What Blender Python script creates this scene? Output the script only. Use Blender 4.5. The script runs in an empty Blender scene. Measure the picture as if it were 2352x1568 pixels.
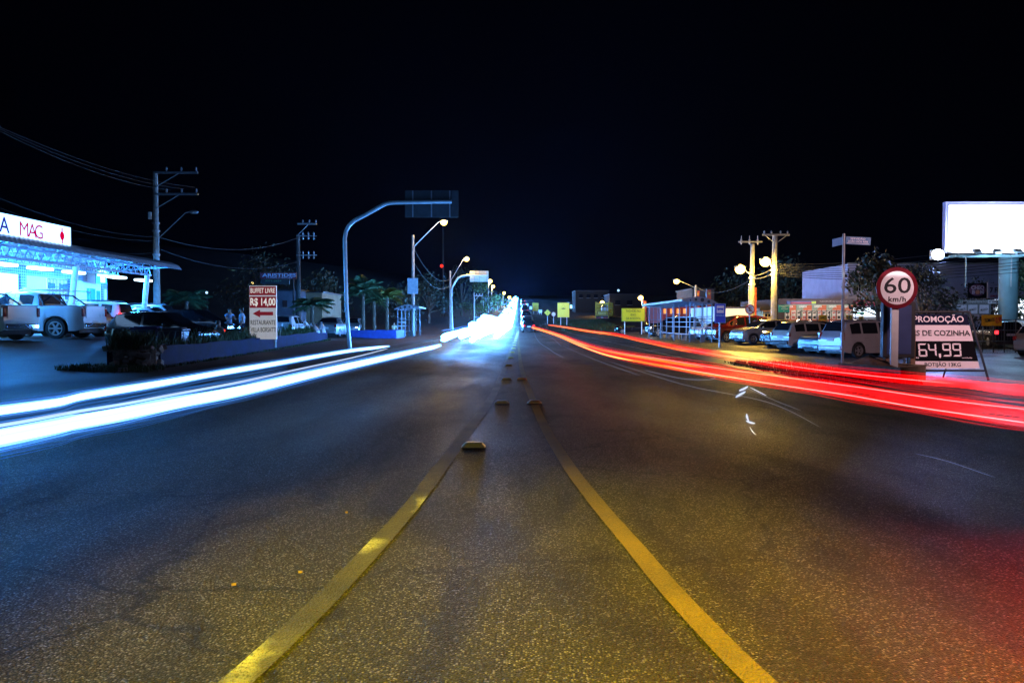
import bpy, math, random
from mathutils import Vector, Matrix
random.seed(7)
R = math.radians
S = bpy.context.scene
C = bpy.data.collections.new("night_road")
S.collection.children.link(C)
F, CX, CY, CAMH, PITCH = 1699.0, 1176.0, 784.0, 1.3, R(1.484)
SL = 0.011                                   # the road drifts slightly to the right of the view axis

def ray(px, py):
    a, b = (px-CX)/F, (CY-py)/F
    return Vector((a, math.cos(PITCH)+b*math.sin(PITCH), -math.sin(PITCH)+b*math.cos(PITCH)))
def D(px, py, Y):
    d = ray(px, py); t = Y/d.y
    return Vector((d.x*t, Y, CAMH+d.z*t))
def G(px, py, z=0.0):
    d = ray(px, py); t = (z-CAMH)/d.z
    return Vector((d.x*t, d.y*t, z))
def X(px, Y): return D(px, 740, Y).x
def Z(py, Y): return D(CX, py, Y).z
def sm(a, b, x):
    t = max(0.0, min(1.0, (x-a)/(b-a))); return t*t*(3-2*t)
def rise(y):
    y = min(y, 620)
    return 0 if y < 82 else (0.045*(y-82)**2/(2*26) if y < 108 else 0.045*(y-108)+0.585)
def gz(x, y):
    u = x-SL*y
    z = rise(y)
    z += 0.62*sm(10.5, 19, -u)*(1-sm(50, 90, y))
    z -= 0.25*sm(8, 13, u)*(1-sm(34, 47, y))
    z += 20*sm(30, 110, -u)*sm(70, 220, y)
    return z

# ------------------------------------------------------------------ materials
MATS = {}
def principled(name):
    m = bpy.data.materials.new(name); m.use_nodes = True
    return m, m.node_tree, m.node_tree.nodes["Principled BSDF"]
def mat(name, col, rough=0.6, metal=0.0, vary=0.18, scale=6.0, bump=0.0, coat=0.0, dirt=None):
    if name in MATS: return MATS[name]
    m, t, b = principled(name)
    n = t.nodes; l = t.links
    tc = n.new("ShaderNodeTexCoord"); nz = n.new("ShaderNodeTexNoise")
    nz.inputs["Scale"].default_value = scale; nz.inputs["Detail"].default_value = 5
    l.new(tc.outputs["Object"], nz.inputs["Vector"])
    rp = n.new("ShaderNodeValToRGB")
    rp.color_ramp.elements[0].position = 0.3; rp.color_ramp.elements[1].position = 0.72
    lo = dirt or tuple(c*(1-vary) for c in col)
    rp.color_ramp.elements[0].color = (*lo, 1); rp.color_ramp.elements[1].color = (*[min(1, c*(1+vary*0.5)) for c in col], 1)
    l.new(nz.outputs["Fac"], rp.inputs["Fac"]); l.new(rp.outputs["Color"], b.inputs["Base Color"])
    mr = n.new("ShaderNodeMapRange"); mr.inputs["To Min"].default_value = max(0.03, rough*0.8); mr.inputs["To Max"].default_value = min(1, rough*1.15)
    l.new(nz.outputs["Fac"], mr.inputs["Value"]); l.new(mr.outputs["Result"], b.inputs["Roughness"])
    b.inputs["Metallic"].default_value = metal
    b.inputs["Coat Weight"].default_value = coat; b.inputs["Coat Roughness"].default_value = 0.05
    if bump:
        bp = n.new("ShaderNodeBump"); bp.inputs["Strength"].default_value = bump; bp.inputs["Distance"].default_value = 0.02
        l.new(nz.outputs["Fac"], bp.inputs["Height"]); l.new(bp.outputs["Normal"], b.inputs["Normal"])
    MATS[name] = m; return m
def emi(name, col, s, sample=True):
    if name in MATS: return MATS[name]
    m = bpy.data.materials.new(name); m.use_nodes = True; t = m.node_tree
    t.nodes.clear(); e = t.nodes.new("ShaderNodeEmission"); o = t.nodes.new("ShaderNodeOutputMaterial")
    e.inputs["Color"].default_value = (*col, 1); e.inputs["Strength"].default_value = s
    t.links.new(e.outputs[0], o.inputs[0])
    m.cycles.emission_sampling = 'AUTO' if sample else 'NONE'
    MATS[name] = m; return m
def glow(name, col, s, sample=True):
    """light streak: gives off light and lets what is behind it show through"""
    m = emi(name, col, s, sample); t = m.node_tree
    if len(t.nodes) == 2:
        e = [n for n in t.nodes if n.type == 'EMISSION'][0]; o = [n for n in t.nodes if n.type == 'OUTPUT_MATERIAL'][0]
        tr = t.nodes.new("ShaderNodeBsdfTransparent"); ad = t.nodes.new("ShaderNodeAddShader")
        t.links.new(e.outputs[0], ad.inputs[0]); t.links.new(tr.outputs[0], ad.inputs[1]); t.links.new(ad.outputs[0], o.inputs[0])
    return m
def glass(name, col=(0.01, 0.012, 0.016), rough=0.04):
    return mat(name, col, rough, 0, 0.1, 3, 0, 0.6)

# ------------------------------------------------------------------ mesh builder
class MB:
    def __init__(s): s.v, s.f, s.mi = [], [], []
    def add(s, vs, fs, mi=0):
        o = len(s.v); s.v += [tuple(p) for p in vs]
        for f in fs: s.f.append(tuple(o+i for i in f)); s.mi.append(mi)
        return s
    def box(s, c, d, rz=0, mi=0, M=None):
        x, y, z = d[0]/2, d[1]/2, d[2]/2
        vs = [Vector((a*x, b*y, e*z)) for e in (-1, 1) for b in (-1, 1) for a in (-1, 1)]
        rot = M or Matrix.Rotation(rz, 3, 'Z')
        vs = [rot @ p+Vector(c) for p in vs]
        return s.add(vs, [(0, 2, 3, 1), (4, 5, 7, 6), (0, 1, 5, 4), (2, 6, 7, 3), (0, 4, 6, 2), (1, 3, 7, 5)], mi)
    def quad(s, a, b, c, d, mi=0): return s.add([a, b, c, d], [(0, 1, 2, 3)], mi)
    def tube(s, pts, r, n=8, mi=0, cap=True):
        pts = [Vector(p) for p in pts]; k = len(pts)
        rs = r if isinstance(r, (list, tuple)) else [r]*k
        ref = None; vs = []
        for i, p in enumerate(pts):
            t = (pts[min(i+1, k-1)]-pts[max(i-1, 0)]).normalized()
            if ref is None: ref = Vector((0, 0, 1)) if abs(t.z) < 0.9 else Vector((1, 0, 0))
            a = ref-t*ref.dot(t)
            if a.length < 1e-4: a = t.orthogonal()
            a.normalize(); ref = a; b = t.cross(a)
            for j in range(n):
                w = 2*math.pi*j/n; vs.append(p+(a*math.cos(w)+b*math.sin(w))*rs[i])
        fs = [(i*n+j, i*n+(j+1) % n, (i+1)*n+(j+1) % n, (i+1)*n+j) for i in range(k-1) for j in range(n)]
        if cap: fs += [tuple(range(n))[::-1], tuple((k-1)*n+j for j in range(n))]
        return s.add(vs, fs, mi)
    def lathe(s, prof, c=(0, 0, 0), n=16, M=None, mi=0, cap=True):
        M = M or Matrix.Identity(3); vs = []; k = len(prof)
        for r, z in prof:
            for j in range(n):
                w = 2*math.pi*j/n; vs.append(M @ Vector((r*math.cos(w), r*math.sin(w), z))+Vector(c))
        fs = [(i*n+j, i*n+(j+1) % n, (i+1)*n+(j+1) % n, (i+1)*n+j) for i in range(k-1) for j in range(n)]
        if cap: fs += [tuple(range(n))[::-1], tuple((k-1)*n+j for j in range(n))]
        return s.add(vs, fs, mi)
    def ell(s, c, r, nu=12, nv=8, mi=0, M=None):
        pr = [(math.sin(math.pi*(i+0.02)/(nv+0.04)), -math.cos(math.pi*(i+0.02)/(nv+0.04))) for i in range(nv+1)]
        A = Matrix.Diagonal(r).to_3x3() if M is None else M @ Matrix.Diagonal(r).to_3x3()
        return s.lathe(pr, c, nu, A, mi)
    def prism(s, poly, d0, d1, f, mi=0):
        """poly of 2-D points, swept from d0 to d1; f(a, b, d) gives the point"""
        n = len(poly)
        vs = [f(a, b, d0) for a, b in poly]+[f(a, b, d1) for a, b in poly]
        fs = [tuple(range(n))[::-1], tuple(range(n, 2*n))]+[(i, (i+1) % n, n+(i+1) % n, n+i) for i in range(n)]
        return s.add(vs, fs, mi)
    def build(s, name, mats, parent=None, smooth=True, bevel=0, ang=35):
        me = bpy.data.meshes.new(name); me.from_pydata(s.v, [], s.f)
        mats = mats if isinstance(mats, (list, tuple)) else [mats]
        for m in mats: me.materials.append(m)
        if len(mats) > 1: me.polygons.foreach_set("material_index", s.mi)
        me.validate(); me.update()
        if smooth:
            me.polygons.foreach_set("use_smooth", [True]*len(me.polygons)); me.set_sharp_from_angle(angle=R(ang))
        o = bpy.data.objects.new(name, me); C.objects.link(o)
        if parent: o.parent = parent
        if bevel:
            b = o.modifiers.new("Bevel", 'BEVEL'); b.width = bevel; b.segments = 2; b.limit_method = 'ANGLE'
        return o
def tag(o, label, cat, group=None):
    o['label'] = label; o['category'] = cat
    if group: o['group'] = group
    return o
def thing(name, label, cat, loc=(0, 0, 0), rz=0, group=None):
    o = bpy.data.objects.new(name, None); C.objects.link(o); o.empty_display_size = 0.2
    o.location = loc; o.rotation_euler = (0, 0, rz)
    return tag(o, label, cat, group)
def struct(o, kind='structure'): o['kind'] = kind; return o
def kids(o): return [c for c in bpy.data.objects if c.parent == o]
def dup(root, loc, rz=None, label=None, scale=None):
    def cp(o, par):
        c = o.copy(); C.objects.link(c)
        if par: c.parent = par
        for ch in ORD.get(o.name) or kids(o): cp(ch, c)
        return c
    r = cp(root, None); r.location = loc
    if rz is not None: r.rotation_euler = (0, 0, rz)
    if label: r['label'] = label
    if scale: r.scale = (scale,)*3
    return r
ORD = {}
RX90 = (math.pi/2, 0, 0)
def text(body, h, loc, m, parent, width=None, bold=0.0, rot=RX90, align='CENTER', name='lettering', space=1.0, shear=0.0):
    """h: cap height in metres; width: squeeze the line to this width"""
    cu = bpy.data.curves.new(name, 'FONT'); cu.body = body; cu.size = h/0.7; cu.align_x = align; cu.align_y = 'CENTER'
    cu.offset = bold*h; cu.extrude = 0.003; cu.space_character = space; cu.shear = shear; cu.resolution_u = 3
    cu.materials.append(m)
    o = bpy.data.objects.new(name, cu); C.objects.link(o); o.parent = parent
    o.location = loc; o.rotation_euler = rot
    if width:
        bpy.context.view_layer.update()
        if o.dimensions.x > 0: o.scale = (width/o.dimensions.x, 1, 1)
    return o
def lamp(name, kind, loc, col, power, size=0.2, parent=None, target=None, spot=None, blend=0.5, spec=1.0):
    d = bpy.data.lights.new(name, kind); d.color = col; d.energy = power
    d.shadow_soft_size = size; d.specular_factor = spec
    o = bpy.data.objects.new(name, d); C.objects.link(o); o.location = loc
    if spot: d.spot_size = spot; d.spot_blend = blend
    if target is not None: o.rotation_euler = (Vector(target)-Vector(loc)).to_track_quat('-Z', 'Y').to_euler()
    if parent: o.parent = parent
    return o

# ------------------------------------------------------------------ common materials
conc = mat("concrete", (0.28, 0.27, 0.25), 0.85, 0, 0.3, 5, 0.3)
steel = mat("galvanised_steel", (0.35, 0.36, 0.38), 0.45, 0.6, 0.2, 9)
darkm = mat("dark_metal", (0.03, 0.03, 0.035), 0.5, 0.4, 0.2, 9)
whitep = mat("white_paint", (0.78, 0.78, 0.76), 0.5, 0, 0.12, 5)
blackp = mat("black_plastic", (0.018, 0.018, 0.02), 0.55, 0, 0.25, 12)
rubber = mat("tyre_rubber", (0.015, 0.015, 0.016), 0.8, 0, 0.3, 20)
alloy = mat("alloy", (0.6, 0.6, 0.62), 0.3, 0.8, 0.1, 10)
chrome = mat("chrome", (0.75, 0.75, 0.77), 0.12, 1.0, 0.05, 10)
wood = mat("weathered_wood", (0.16, 0.09, 0.05), 0.8, 0, 0.4, 8, 0.3)
earth = mat("bare_earth", (0.13, 0.075, 0.04), 0.95, 0, 0.4, 9, 0.6)
leafm = mat("leaf_green", (0.05, 0.10, 0.03), 0.55, 0, 0.55, 3)
palmm = mat("palm_green", (0.055, 0.11, 0.045), 0.5, 0, 0.5, 3)
grassm = mat("grass_green", (0.045, 0.09, 0.02), 0.6, 0, 0.5, 2)
barkm = mat("bark", (0.11, 0.08, 0.055), 0.9, 0, 0.4, 14, 0.6)
inkw = mat("white_lettering", (0.8, 0.8, 0.8), 0.5, 0, 0.05)
inkb = mat("black_lettering", (0.012, 0.012, 0.016), 0.6, 0, 0.05)
inkr = mat("red_lettering", (0.45, 0.02, 0.03), 0.5, 0, 0.05)
glas = glass("car_glass")
lens_c = glass("clear_lens", (0.45, 0.47, 0.5), 0.08)
lens_r = glass("red_lens", (0.25, 0.01, 0.012), 0.1)
plate_m = mat("licence_plate", (0.5, 0.5, 0.5), 0.5, 0, 0.1)
# ================================================================== ground, road, markings
ULINES = [-420, -300, -220, -160, -120, -90, -70, -55, -45, -38, -33, -30]+[-28+i for i in range(22)]+[-6.3]+[-5+i for i in range(11)]+[6.2]+[7+i for i in range(24)]+[33, 37, 42, 50, 65, 90, 130, 200, 300, 420]
YLINES = [-40, -30, -20, -14, -10, -8, -6, -4, -2]+[2*i for i in range(35)]+[70+2*i for i in range(24)]+[120+5*i for i in range(17)]+[210+15*i for i in range(28)]+[660, 720, 800, 950, 1200, 1600]
def sheet(u0, u1, y0, y1, dz):
    us = [u for u in ULINES if u0-1e-6 <= u <= u1+1e-6]; ys = [y for y in YLINES if y0-1e-6 <= y <= y1+1e-6]
    vs = [(u+SL*y, y, gz(u+SL*y, y)+dz) for y in ys for u in us]; n = len(us)
    fs = [(j*n+i, j*n+i+1, (j+1)*n+i+1, (j+1)*n+i) for j in range(len(ys)-1) for i in range(n-1)]
    return MB().add(vs, fs)
def ground_mat(name, c0, c1, scale, bscale, bstr, rough0, rough1, cells=None, spec=0.5, patches=0.0, chips=False):
    m, t, b = principled(name); n, l = t.nodes, t.links
    tc = n.new("ShaderNodeTexCoord")
    a = n.new("ShaderNodeTexNoise"); a.inputs["Scale"].default_value = scale; a.inputs["Detail"].default_value = 7; a.inputs["Roughness"].default_value = 0.65
    l.new(tc.outputs["Object"], a.inputs["Vector"])
    big = n.new("ShaderNodeTexNoise"); big.inputs["Scale"].default_value = 0.45; big.inputs["Detail"].default_value = 4
    mp = n.new("ShaderNodeMapping"); mp.inputs["Scale"].default_value = (1.0, 0.3, 1); l.new(tc.outputs["Object"], mp.inputs["Vector"]); l.new(mp.outputs["Vector"], big.inputs["Vector"])
    rp = n.new("ShaderNodeValToRGB"); rp.color_ramp.elements[0].position = 0.35; rp.color_ramp.elements[1].position = 0.68
    rp.color_ramp.elements[0].color = (*c0, 1); rp.color_ramp.elements[1].color = (*c1, 1)
    l.new(a.outputs["Fac"], rp.inputs["Fac"])
    br = n.new("ShaderNodeMapRange"); br.inputs["From Min"].default_value = 0.35; br.inputs["From Max"].default_value = 0.65
    br.inputs["To Min"].default_value = 1-patches; br.inputs["To Max"].default_value = 1+patches
    l.new(big.outputs["Fac"], br.inputs["Value"])
    mu = n.new("ShaderNodeMixRGB"); mu.blend_type = 'MULTIPLY'; mu.inputs["Fac"].default_value = 1
    l.new(rp.outputs["Color"], mu.inputs["Color1"]); l.new(br.outputs["Result"], mu.inputs["Color2"])
    l.new(mu.outputs["Color"], b.inputs["Base Color"])
    rr = n.new("ShaderNodeMapRange"); rr.inputs["From Min"].default_value = 0.35; rr.inputs["From Max"].default_value = 0.65
    rr.inputs["To Min"].default_value = rough0; rr.inputs["To Max"].default_value = rough1
    l.new(big.outputs["Fac"], rr.inputs["Value"]); l.new(rr.outputs["Result"], b.inputs["Roughness"])
    b.inputs["Specular IOR Level"].default_value = spec
    vo = n.new("ShaderNodeTexVoronoi"); vo.inputs["Scale"].default_value = bscale
    if cells: vo.feature = 'DISTANCE_TO_EDGE'
    l.new(tc.outputs["Object"], vo.inputs["Vector"])
    hm = n.new("ShaderNodeMath"); hm.operation = 'MINIMUM' if cells else 'ADD'
    l.new(vo.outputs["Distance"], hm.inputs[0])
    if cells: hm.inputs[1].default_value = 0.16
    else: l.new(a.outputs["Fac"], hm.inputs[1])
    bp = n.new("ShaderNodeBump"); bp.inputs["Strength"].default_value = bstr; bp.inputs["Distance"].default_value = 0.05 if cells else (-0.010 if chips else 0.012)
    l.new(hm.outputs[0], bp.inputs["Height"]); l.new(bp.outputs["Normal"], b.inputs["Normal"])
    if chips:                                   # pale stones in the worn surface
        ch = n.new("ShaderNodeMapRange"); ch.inputs["From Min"].default_value = 0.72; ch.inputs["From Max"].default_value = 0.98; ch.inputs["To Max"].default_value = 0.75
        sp = n.new("ShaderNodeSeparateColor"); l.new(vo.outputs["Color"], sp.inputs[0]); l.new(sp.outputs[0], ch.inputs["Value"])
        cm = n.new("ShaderNodeMixRGB"); cm.inputs["Color2"].default_value = (.17, .155, .105, 1); l.new(ch.outputs["Result"], cm.inputs["Fac"]); l.new(mu.outputs["Color"], cm.inputs["Color1"]); 
        rg = n.new("ShaderNodeMapRange"); rg.inputs["To Min"].default_value = 1.0; rg.inputs["To Max"].default_value = 0.55; l.new(ch.outputs["Result"], rg.inputs["Value"])
        rm2 = n.new("ShaderNodeMath"); rm2.operation = 'MULTIPLY'; l.new(rg.outputs["Result"], rm2.inputs[0]); l.new(rr.outputs["Result"], rm2.inputs[1]); l.new(rm2.outputs[0], b.inputs["Roughness"])
        gp = n.new("ShaderNodeMapRange"); gp.inputs["From Min"].default_value = 0.25; gp.inputs["From Max"].default_value = 0.62; gp.inputs["To Min"].default_value = 1.45; gp.inputs["To Max"].default_value = 0.10; l.new(vo.outputs["Distance"], gp.inputs["Value"])
        cg = n.new("ShaderNodeMixRGB"); cg.blend_type = 'MULTIPLY'; cg.inputs["Fac"].default_value = 1; l.new(cm.outputs["Color"], cg.inputs["Color1"]); l.new(gp.outputs["Result"], cg.inputs["Color2"]); cm = cg
        # hairline cracks, broken up by noise, and smooth dark tar stains
        cv = n.new("ShaderNodeTexVoronoi"); cv.feature = 'DISTANCE_TO_EDGE'; cv.inputs["Scale"].default_value = 0.42
        wv = n.new("ShaderNodeTexNoise"); wv.inputs["Scale"].default_value = 2.2; wv.inputs["Detail"].default_value = 5
        l.new(tc.outputs["Object"], wv.inputs["Vector"])
        wm = n.new("ShaderNodeMixRGB"); wm.blend_type = 'ADD'; wm.inputs["Fac"].default_value = 0.55; l.new(tc.outputs["Object"], wm.inputs["Color1"]); l.new(wv.outputs["Color"], wm.inputs["Color2"]); l.new(wm.outputs["Color"], cv.inputs["Vector"])
        ck = n.new("ShaderNodeMapRange"); ck.inputs["From Min"].default_value = 0.004; ck.inputs["From Max"].default_value = 0.012; ck.inputs["To Min"].default_value = 0.25; l.new(cv.outputs["Distance"], ck.inputs["Value"])
        st = n.new("ShaderNodeTexNoise"); st.inputs["Scale"].default_value = 0.9; st.inputs["Detail"].default_value = 3; st.inputs["Distortion"].default_value = 1.2
        sm_ = n.new("ShaderNodeMapping"); sm_.inputs["Scale"].default_value = (1.3, 0.45, 1); sm_.inputs["Location"].default_value = (3.1, 1.7, 0); l.new(tc.outputs["Object"], sm_.inputs["Vector"]); l.new(sm_.outputs["Vector"], st.inputs["Vector"])
        sr = n.new("ShaderNodeMapRange"); sr.inputs["From Min"].default_value = 0.36; sr.inputs["From Max"].default_value = 0.50; sr.inputs["To Min"].default_value = 0.30; l.new(st.outputs["Fac"], sr.inputs["Value"])
        mm = n.new("ShaderNodeMath"); mm.operation = 'MULTIPLY'; l.new(ck.outputs["Result"], mm.inputs[0]); l.new(sr.outputs["Result"], mm.inputs[1])
        c3 = n.new("ShaderNodeMixRGB"); c3.blend_type = 'MULTIPLY'; c3.inputs["Fac"].default_value = 1; l.new(cm.outputs["Color"], c3.inputs["Color1"]); l.new(mm.outputs[0], c3.inputs["Color2"]); l.new(c3.outputs["Color"], b.inputs["Base Color"])
        hm2 = n.new("ShaderNodeMath"); hm2.operation = 'MULTIPLY_ADD'; hm2.inputs[1].default_value = 0.5; l.new(sp.outputs[1], hm2.inputs[0]); l.new(hm.outputs[0], hm2.inputs[2]); l.new(hm2.outputs[0], bp.inputs["Height"])
    if cells:
        dk = n.new("ShaderNodeMapRange"); dk.inputs["From Max"].default_value = 0.1; dk.inputs["To Min"].default_value = 0.35
        l.new(vo.outputs["Distance"], dk.inputs["Value"])
        m2 = n.new("ShaderNodeMixRGB"); m2.blend_type = 'MULTIPLY'; m2.inputs["Fac"].default_value = 1
        l.new(mu.outputs["Color"], m2.inputs["Color1"]); l.new(dk.outputs["Result"], m2.inputs["Color2"]); l.new(m2.outputs["Color"], b.inputs["Base Color"])
    return m
asph = ground_mat("asphalt", (0.014, 0.0125, 0.008), (0.056, 0.050, 0.031), 70, 105, 1.0, 0.46, 0.74, patches=0.6, chips=True, spec=0.30)
dirt = ground_mat("roadside_dirt", (0.03, 0.022, 0.015), (0.075, 0.055, 0.04), 12, 9, 0.6, 0.8, 0.95, patches=0.35, spec=0.2)
cobb = ground_mat("cobblestones", (0.05, 0.045, 0.045), (0.14, 0.125, 0.12), 14, 6.5, 0.9, 0.34, 0.5, cells=True, patches=0.2)
fore = ground_mat("forecourt_paving", (0.018, 0.018, 0.02), (0.055, 0.054, 0.053), 18, 22, 0.5, 0.55, 0.75, patches=0.3, spec=0.3)
struct(sheet(-420, 420, -40, 1600, 0).build("ground", dirt))
struct(sheet(-6.3, 6.2, -20, 1600, 0.004).build("road", asph))
struct(sheet(-28, -7, -10, 80, 0.004).build("forecourt", fore))
struct(sheet(6.2, 30, -10, 36, 0.004).build("cobbled_lot", cobb))
struct(sheet(6.2, 30, 36, 80, 0.004).build("bus_bay", asph))

def strip(pts, w, z=0.008):
    mb = MB(); vs = []
    for i, p in enumerate(pts):
        a = Vector(pts[max(i-1, 0)]); b = Vector(pts[min(i+1, len(pts)-1)]); t = (b-a).normalized(); q = Vector((t.y, -t.x))
        for s in (-1, 1):
            x, y = p[0]+q.x*s*w/2, p[1]+q.y*s*w/2; vs.append((x, y, rise(y)+z))
    return mb.add(vs, [(2*i, 2*i+1, 2*i+3, 2*i+2) for i in range(len(pts)-1)])
def worn_paint(name, col, thresh):
    m, t, b = principled(name); n, l = t.nodes, t.links
    tc = n.new("ShaderNodeTexCoord"); a = n.new("ShaderNodeTexNoise"); a.inputs["Scale"].default_value = 75; a.inputs["Detail"].default_value = 6; a.inputs["Roughness"].default_value = 0.7
    big = n.new("ShaderNodeTexNoise"); big.inputs["Scale"].default_value = 1.3; big.inputs["Detail"].default_value = 3
    l.new(tc.outputs["Object"], a.inputs["Vector"]); l.new(tc.outputs["Object"], big.inputs["Vector"])
    ad = n.new("ShaderNodeMath"); ad.operation = 'ADD'; l.new(a.outputs["Fac"], ad.inputs[0]); l.new(big.outputs["Fac"], ad.inputs[1])
    rp = n.new("ShaderNodeValToRGB"); rp.color_ramp.elements[0].position = thresh-0.12; rp.color_ramp.elements[1].position = thresh+0.12
    rp.color_ramp.elements[0].color = (0.03, 0.028, 0.022, 1); rp.color_ramp.elements[1].color = (*col, 1)
    hf = n.new("ShaderNodeMath"); hf.operation = 'MULTIPLY'; hf.inputs[1].default_value = 0.5; l.new(ad.outputs[0], hf.inputs[0])
    l.new(hf.outputs[0], rp.inputs["Fac"]); l.new(rp.outputs["Color"], b.inputs["Base Color"])
    if name.startswith("faded"):                # a few places still carry whiter paint
        wp = n.new("ShaderNodeMapRange"); wp.inputs["From Min"].default_value = 0.54; wp.inputs["From Max"].default_value = 0.62; l.new(big.outputs["Fac"], wp.inputs["Value"])
        wc = n.new("ShaderNodeValToRGB"); wc.color_ramp.elements[0].position = 0.38; wc.color_ramp.elements[1].position = 0.50; wc.color_ramp.elements[0].color = (.04, .04, .035, 1); wc.color_ramp.elements[1].color = (.42, .43, .43, 1); l.new(a.outputs["Fac"], wc.inputs["Fac"])
        wx = n.new("ShaderNodeMixRGB"); l.new(wp.outputs["Result"], wx.inputs["Fac"]); l.new(rp.outputs["Color"], wx.inputs["Color1"]); l.new(wc.outputs["Color"], wx.inputs["Color2"]); l.new(wx.outputs["Color"], b.inputs["Base Color"])
    b.inputs["Roughness"].default_value = 0.58; b.inputs["Specular IOR Level"].default_value = 0.32
    vo = n.new("ShaderNodeTexVoronoi"); vo.inputs["Scale"].default_value = 105; l.new(tc.outputs["Object"], vo.inputs["Vector"])
    bp = n.new("ShaderNodeBump"); bp.inputs["Strength"].default_value = 1.0; bp.inputs["Distance"].default_value = -0.010
    l.new(vo.outputs["Distance"], bp.inputs["Height"]); l.new(bp.outputs["Normal"], b.inputs["Normal"])
    return m
yl_l = worn_paint("faded_line_paint", (0.12, 0.112, 0.062), 0.545)
yl_f = worn_paint("ghost_line_paint", (0.15, 0.125, 0.07), 0.52)
yl_r = worn_paint("yellow_line_paint", (0.15, 0.105, 0.009), 0.455)
wl = worn_paint("white_edge_paint", (0.40, 0.40, 0.40), 0.50)
def resample(pts, step=0.5):
    out = []
    for a, b in zip(pts, pts[1:]):
        n = max(1, int(abs(b[1]-a[1])/step)); n = min(n, 40)
        for i in range(n): out.append((a[0]+(b[0]-a[0])*i/n, a[1]+(b[1]-a[1])*i/n))
    out.append(pts[-1]); return out
LL = [(-1.25, 1.2)]+[tuple(G(a, b)[:2]) for a, b in [(573, 1542), (788.6, 1335), (943.5, 1165), (1011.7, 1074), (1052.7, 1022.7), (1080, 981.6), (1114, 937), (1134.8, 903), (1150, 869)]]+[(-.20, 22), (-.12, 29), (0.10, 49), (0.45, 80), (0.8, 110)]
RL = [(1.15, 1.2)]+[tuple(G(a, b)[:2]) for a, b in [(1732.5, 1556), (1637.8, 1461), (1535, 1350.6), (1456, 1256), (1365.5, 1149.4), (1298.4, 1059), (1243, 964), (1207.6, 877)]]+[(.27, 22), (.30, 29), (0.42, 49), (0.73, 80), (1.05, 110)]
def smooth_line(p):
    out = []
    for i in range(len(p)-1):
        q = [Vector((*p[max(0, min(len(p)-1, i+k))], 0)) for k in (-1, 0, 1, 2)]
        for k in range(8):
            t = k/8; v = .5*((2*q[1])+(q[2]-q[0])*t+(2*q[0]-5*q[1]+4*q[2]-q[3])*t*t+(3*q[1]-q[0]-3*q[2]+q[3])*t**3); out.append((v.x, v.y))
    out.append(p[-1]); return out
LL, RL = smooth_line(LL), smooth_line(RL)
k_ = [i for i, q in enumerate(LL) if q[1] > 5.6][0]
lm = struct(strip(resample(LL[:k_+1], .25), 0.125).build("road_marking", yl_l)); struct(strip(resample(LL[k_:], .25), 0.14).build("road_marking", yl_f)); rm = struct(strip(resample(RL), 0.12).build("road_marking", yl_r))
struct(strip(resample([(-6.0+SL*y, y) for y in (-5, 10, 30, 60, 90, 120, 160)], 2), 0.11).build("road_marking", wl))
struct(strip(resample([(5.9+SL*y, y) for y in (24, 40, 60, 90, 120, 160)], 2), 0.11).build("road_marking", wl))

# raised reflective studs on the centre line
stud_m = mat("stud_yellow", (0.62, 0.54, 0.30), 0.35, 0, 0.3, 30)
refl_m = mat("stud_reflector", (0.75, 0.62, 0.12), 0.15, 0, 0.1, 60, 0, 0.8)
def stud(x, y, label, scale=1):
    t = thing("road_stud", label, "road stud", (x, y, rise(y)+0.004), 0, "raised reflective studs along the centre line"); t.scale = (scale,)*3
    mb = MB()
    mb.add([(-.125, -.075, 0), (.125, -.075, 0), (.125, .075, 0), (-.125, .075, 0), (-.075, -.04, .05), (.075, -.04, .05), (.075, .04, .05), (-.075, .04, .05)],
           [(4, 5, 6, 7), (0, 1, 5, 4), (1, 2, 6, 5), (2, 3, 7, 6), (3, 0, 4, 7), (3, 2, 1, 0)])
    mb.build("stud_body", stud_m, t, True, 0.012)
    for s in (-1, 1):
        y0, y1 = s*.070, s*.049
        f = MB().add([(-.085, s*.0725, .008), (.085, s*.0725, .008), (.06, s*.0465, .044), (-.06, s*.0465, .044)], [(0, 1, 2, 3) if s < 0 else (3, 2, 1, 0)])
        f.build("reflector", refl_m, t, False)
    return t
stud(-0.40, 7.67, "nearest road stud, alone on the faded left line with a worn dark patch before it", 1.05)
stud(-0.165, 11.8, "road stud on the left line of the first side-by-side pair")
stud(0.36, 11.8, "road stud on the right yellow line of the first side-by-side pair")
stud(-0.13, 16.7, "road stud on the left line of the second side-by-side pair")
stud(0.21, 16.7, "road stud on the right yellow line of the second side-by-side pair")
for i in range(16):
    y = 22+4.75*i
    o = stud(-0.36+0.0118*y, y, "", 1)
    nth = ["first", "second", "third", "fourth", "fifth", "sixth"]
    o['label'] = (nth[i]+" stud of the single file beyond the side-by-side pairs") if i < 6 else "tiny far road stud in the single file near the queue of cars"
# small litter on the asphalt
lit = mat("leaf_litter", (0.20, 0.14, 0.03), 0.7)
for (px, py, lb, s) in [(796, 1180, "small yellow scrap left of the faded centre line, the farthest scrap", .016), (690, 1318, "short yellow scrap between two others left of the faded line", .020), (537, 1347, "yellow scrap lying nearest the left edge of the road picture", .022)]:
    p = G(px, py); o = MB().box((0, 0, .008), (s, s*.35, .012), random.random()).build("litter_scrap", lit); o.location = (p.x, p.y, .005); tag(o, lb, "litter")

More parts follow.
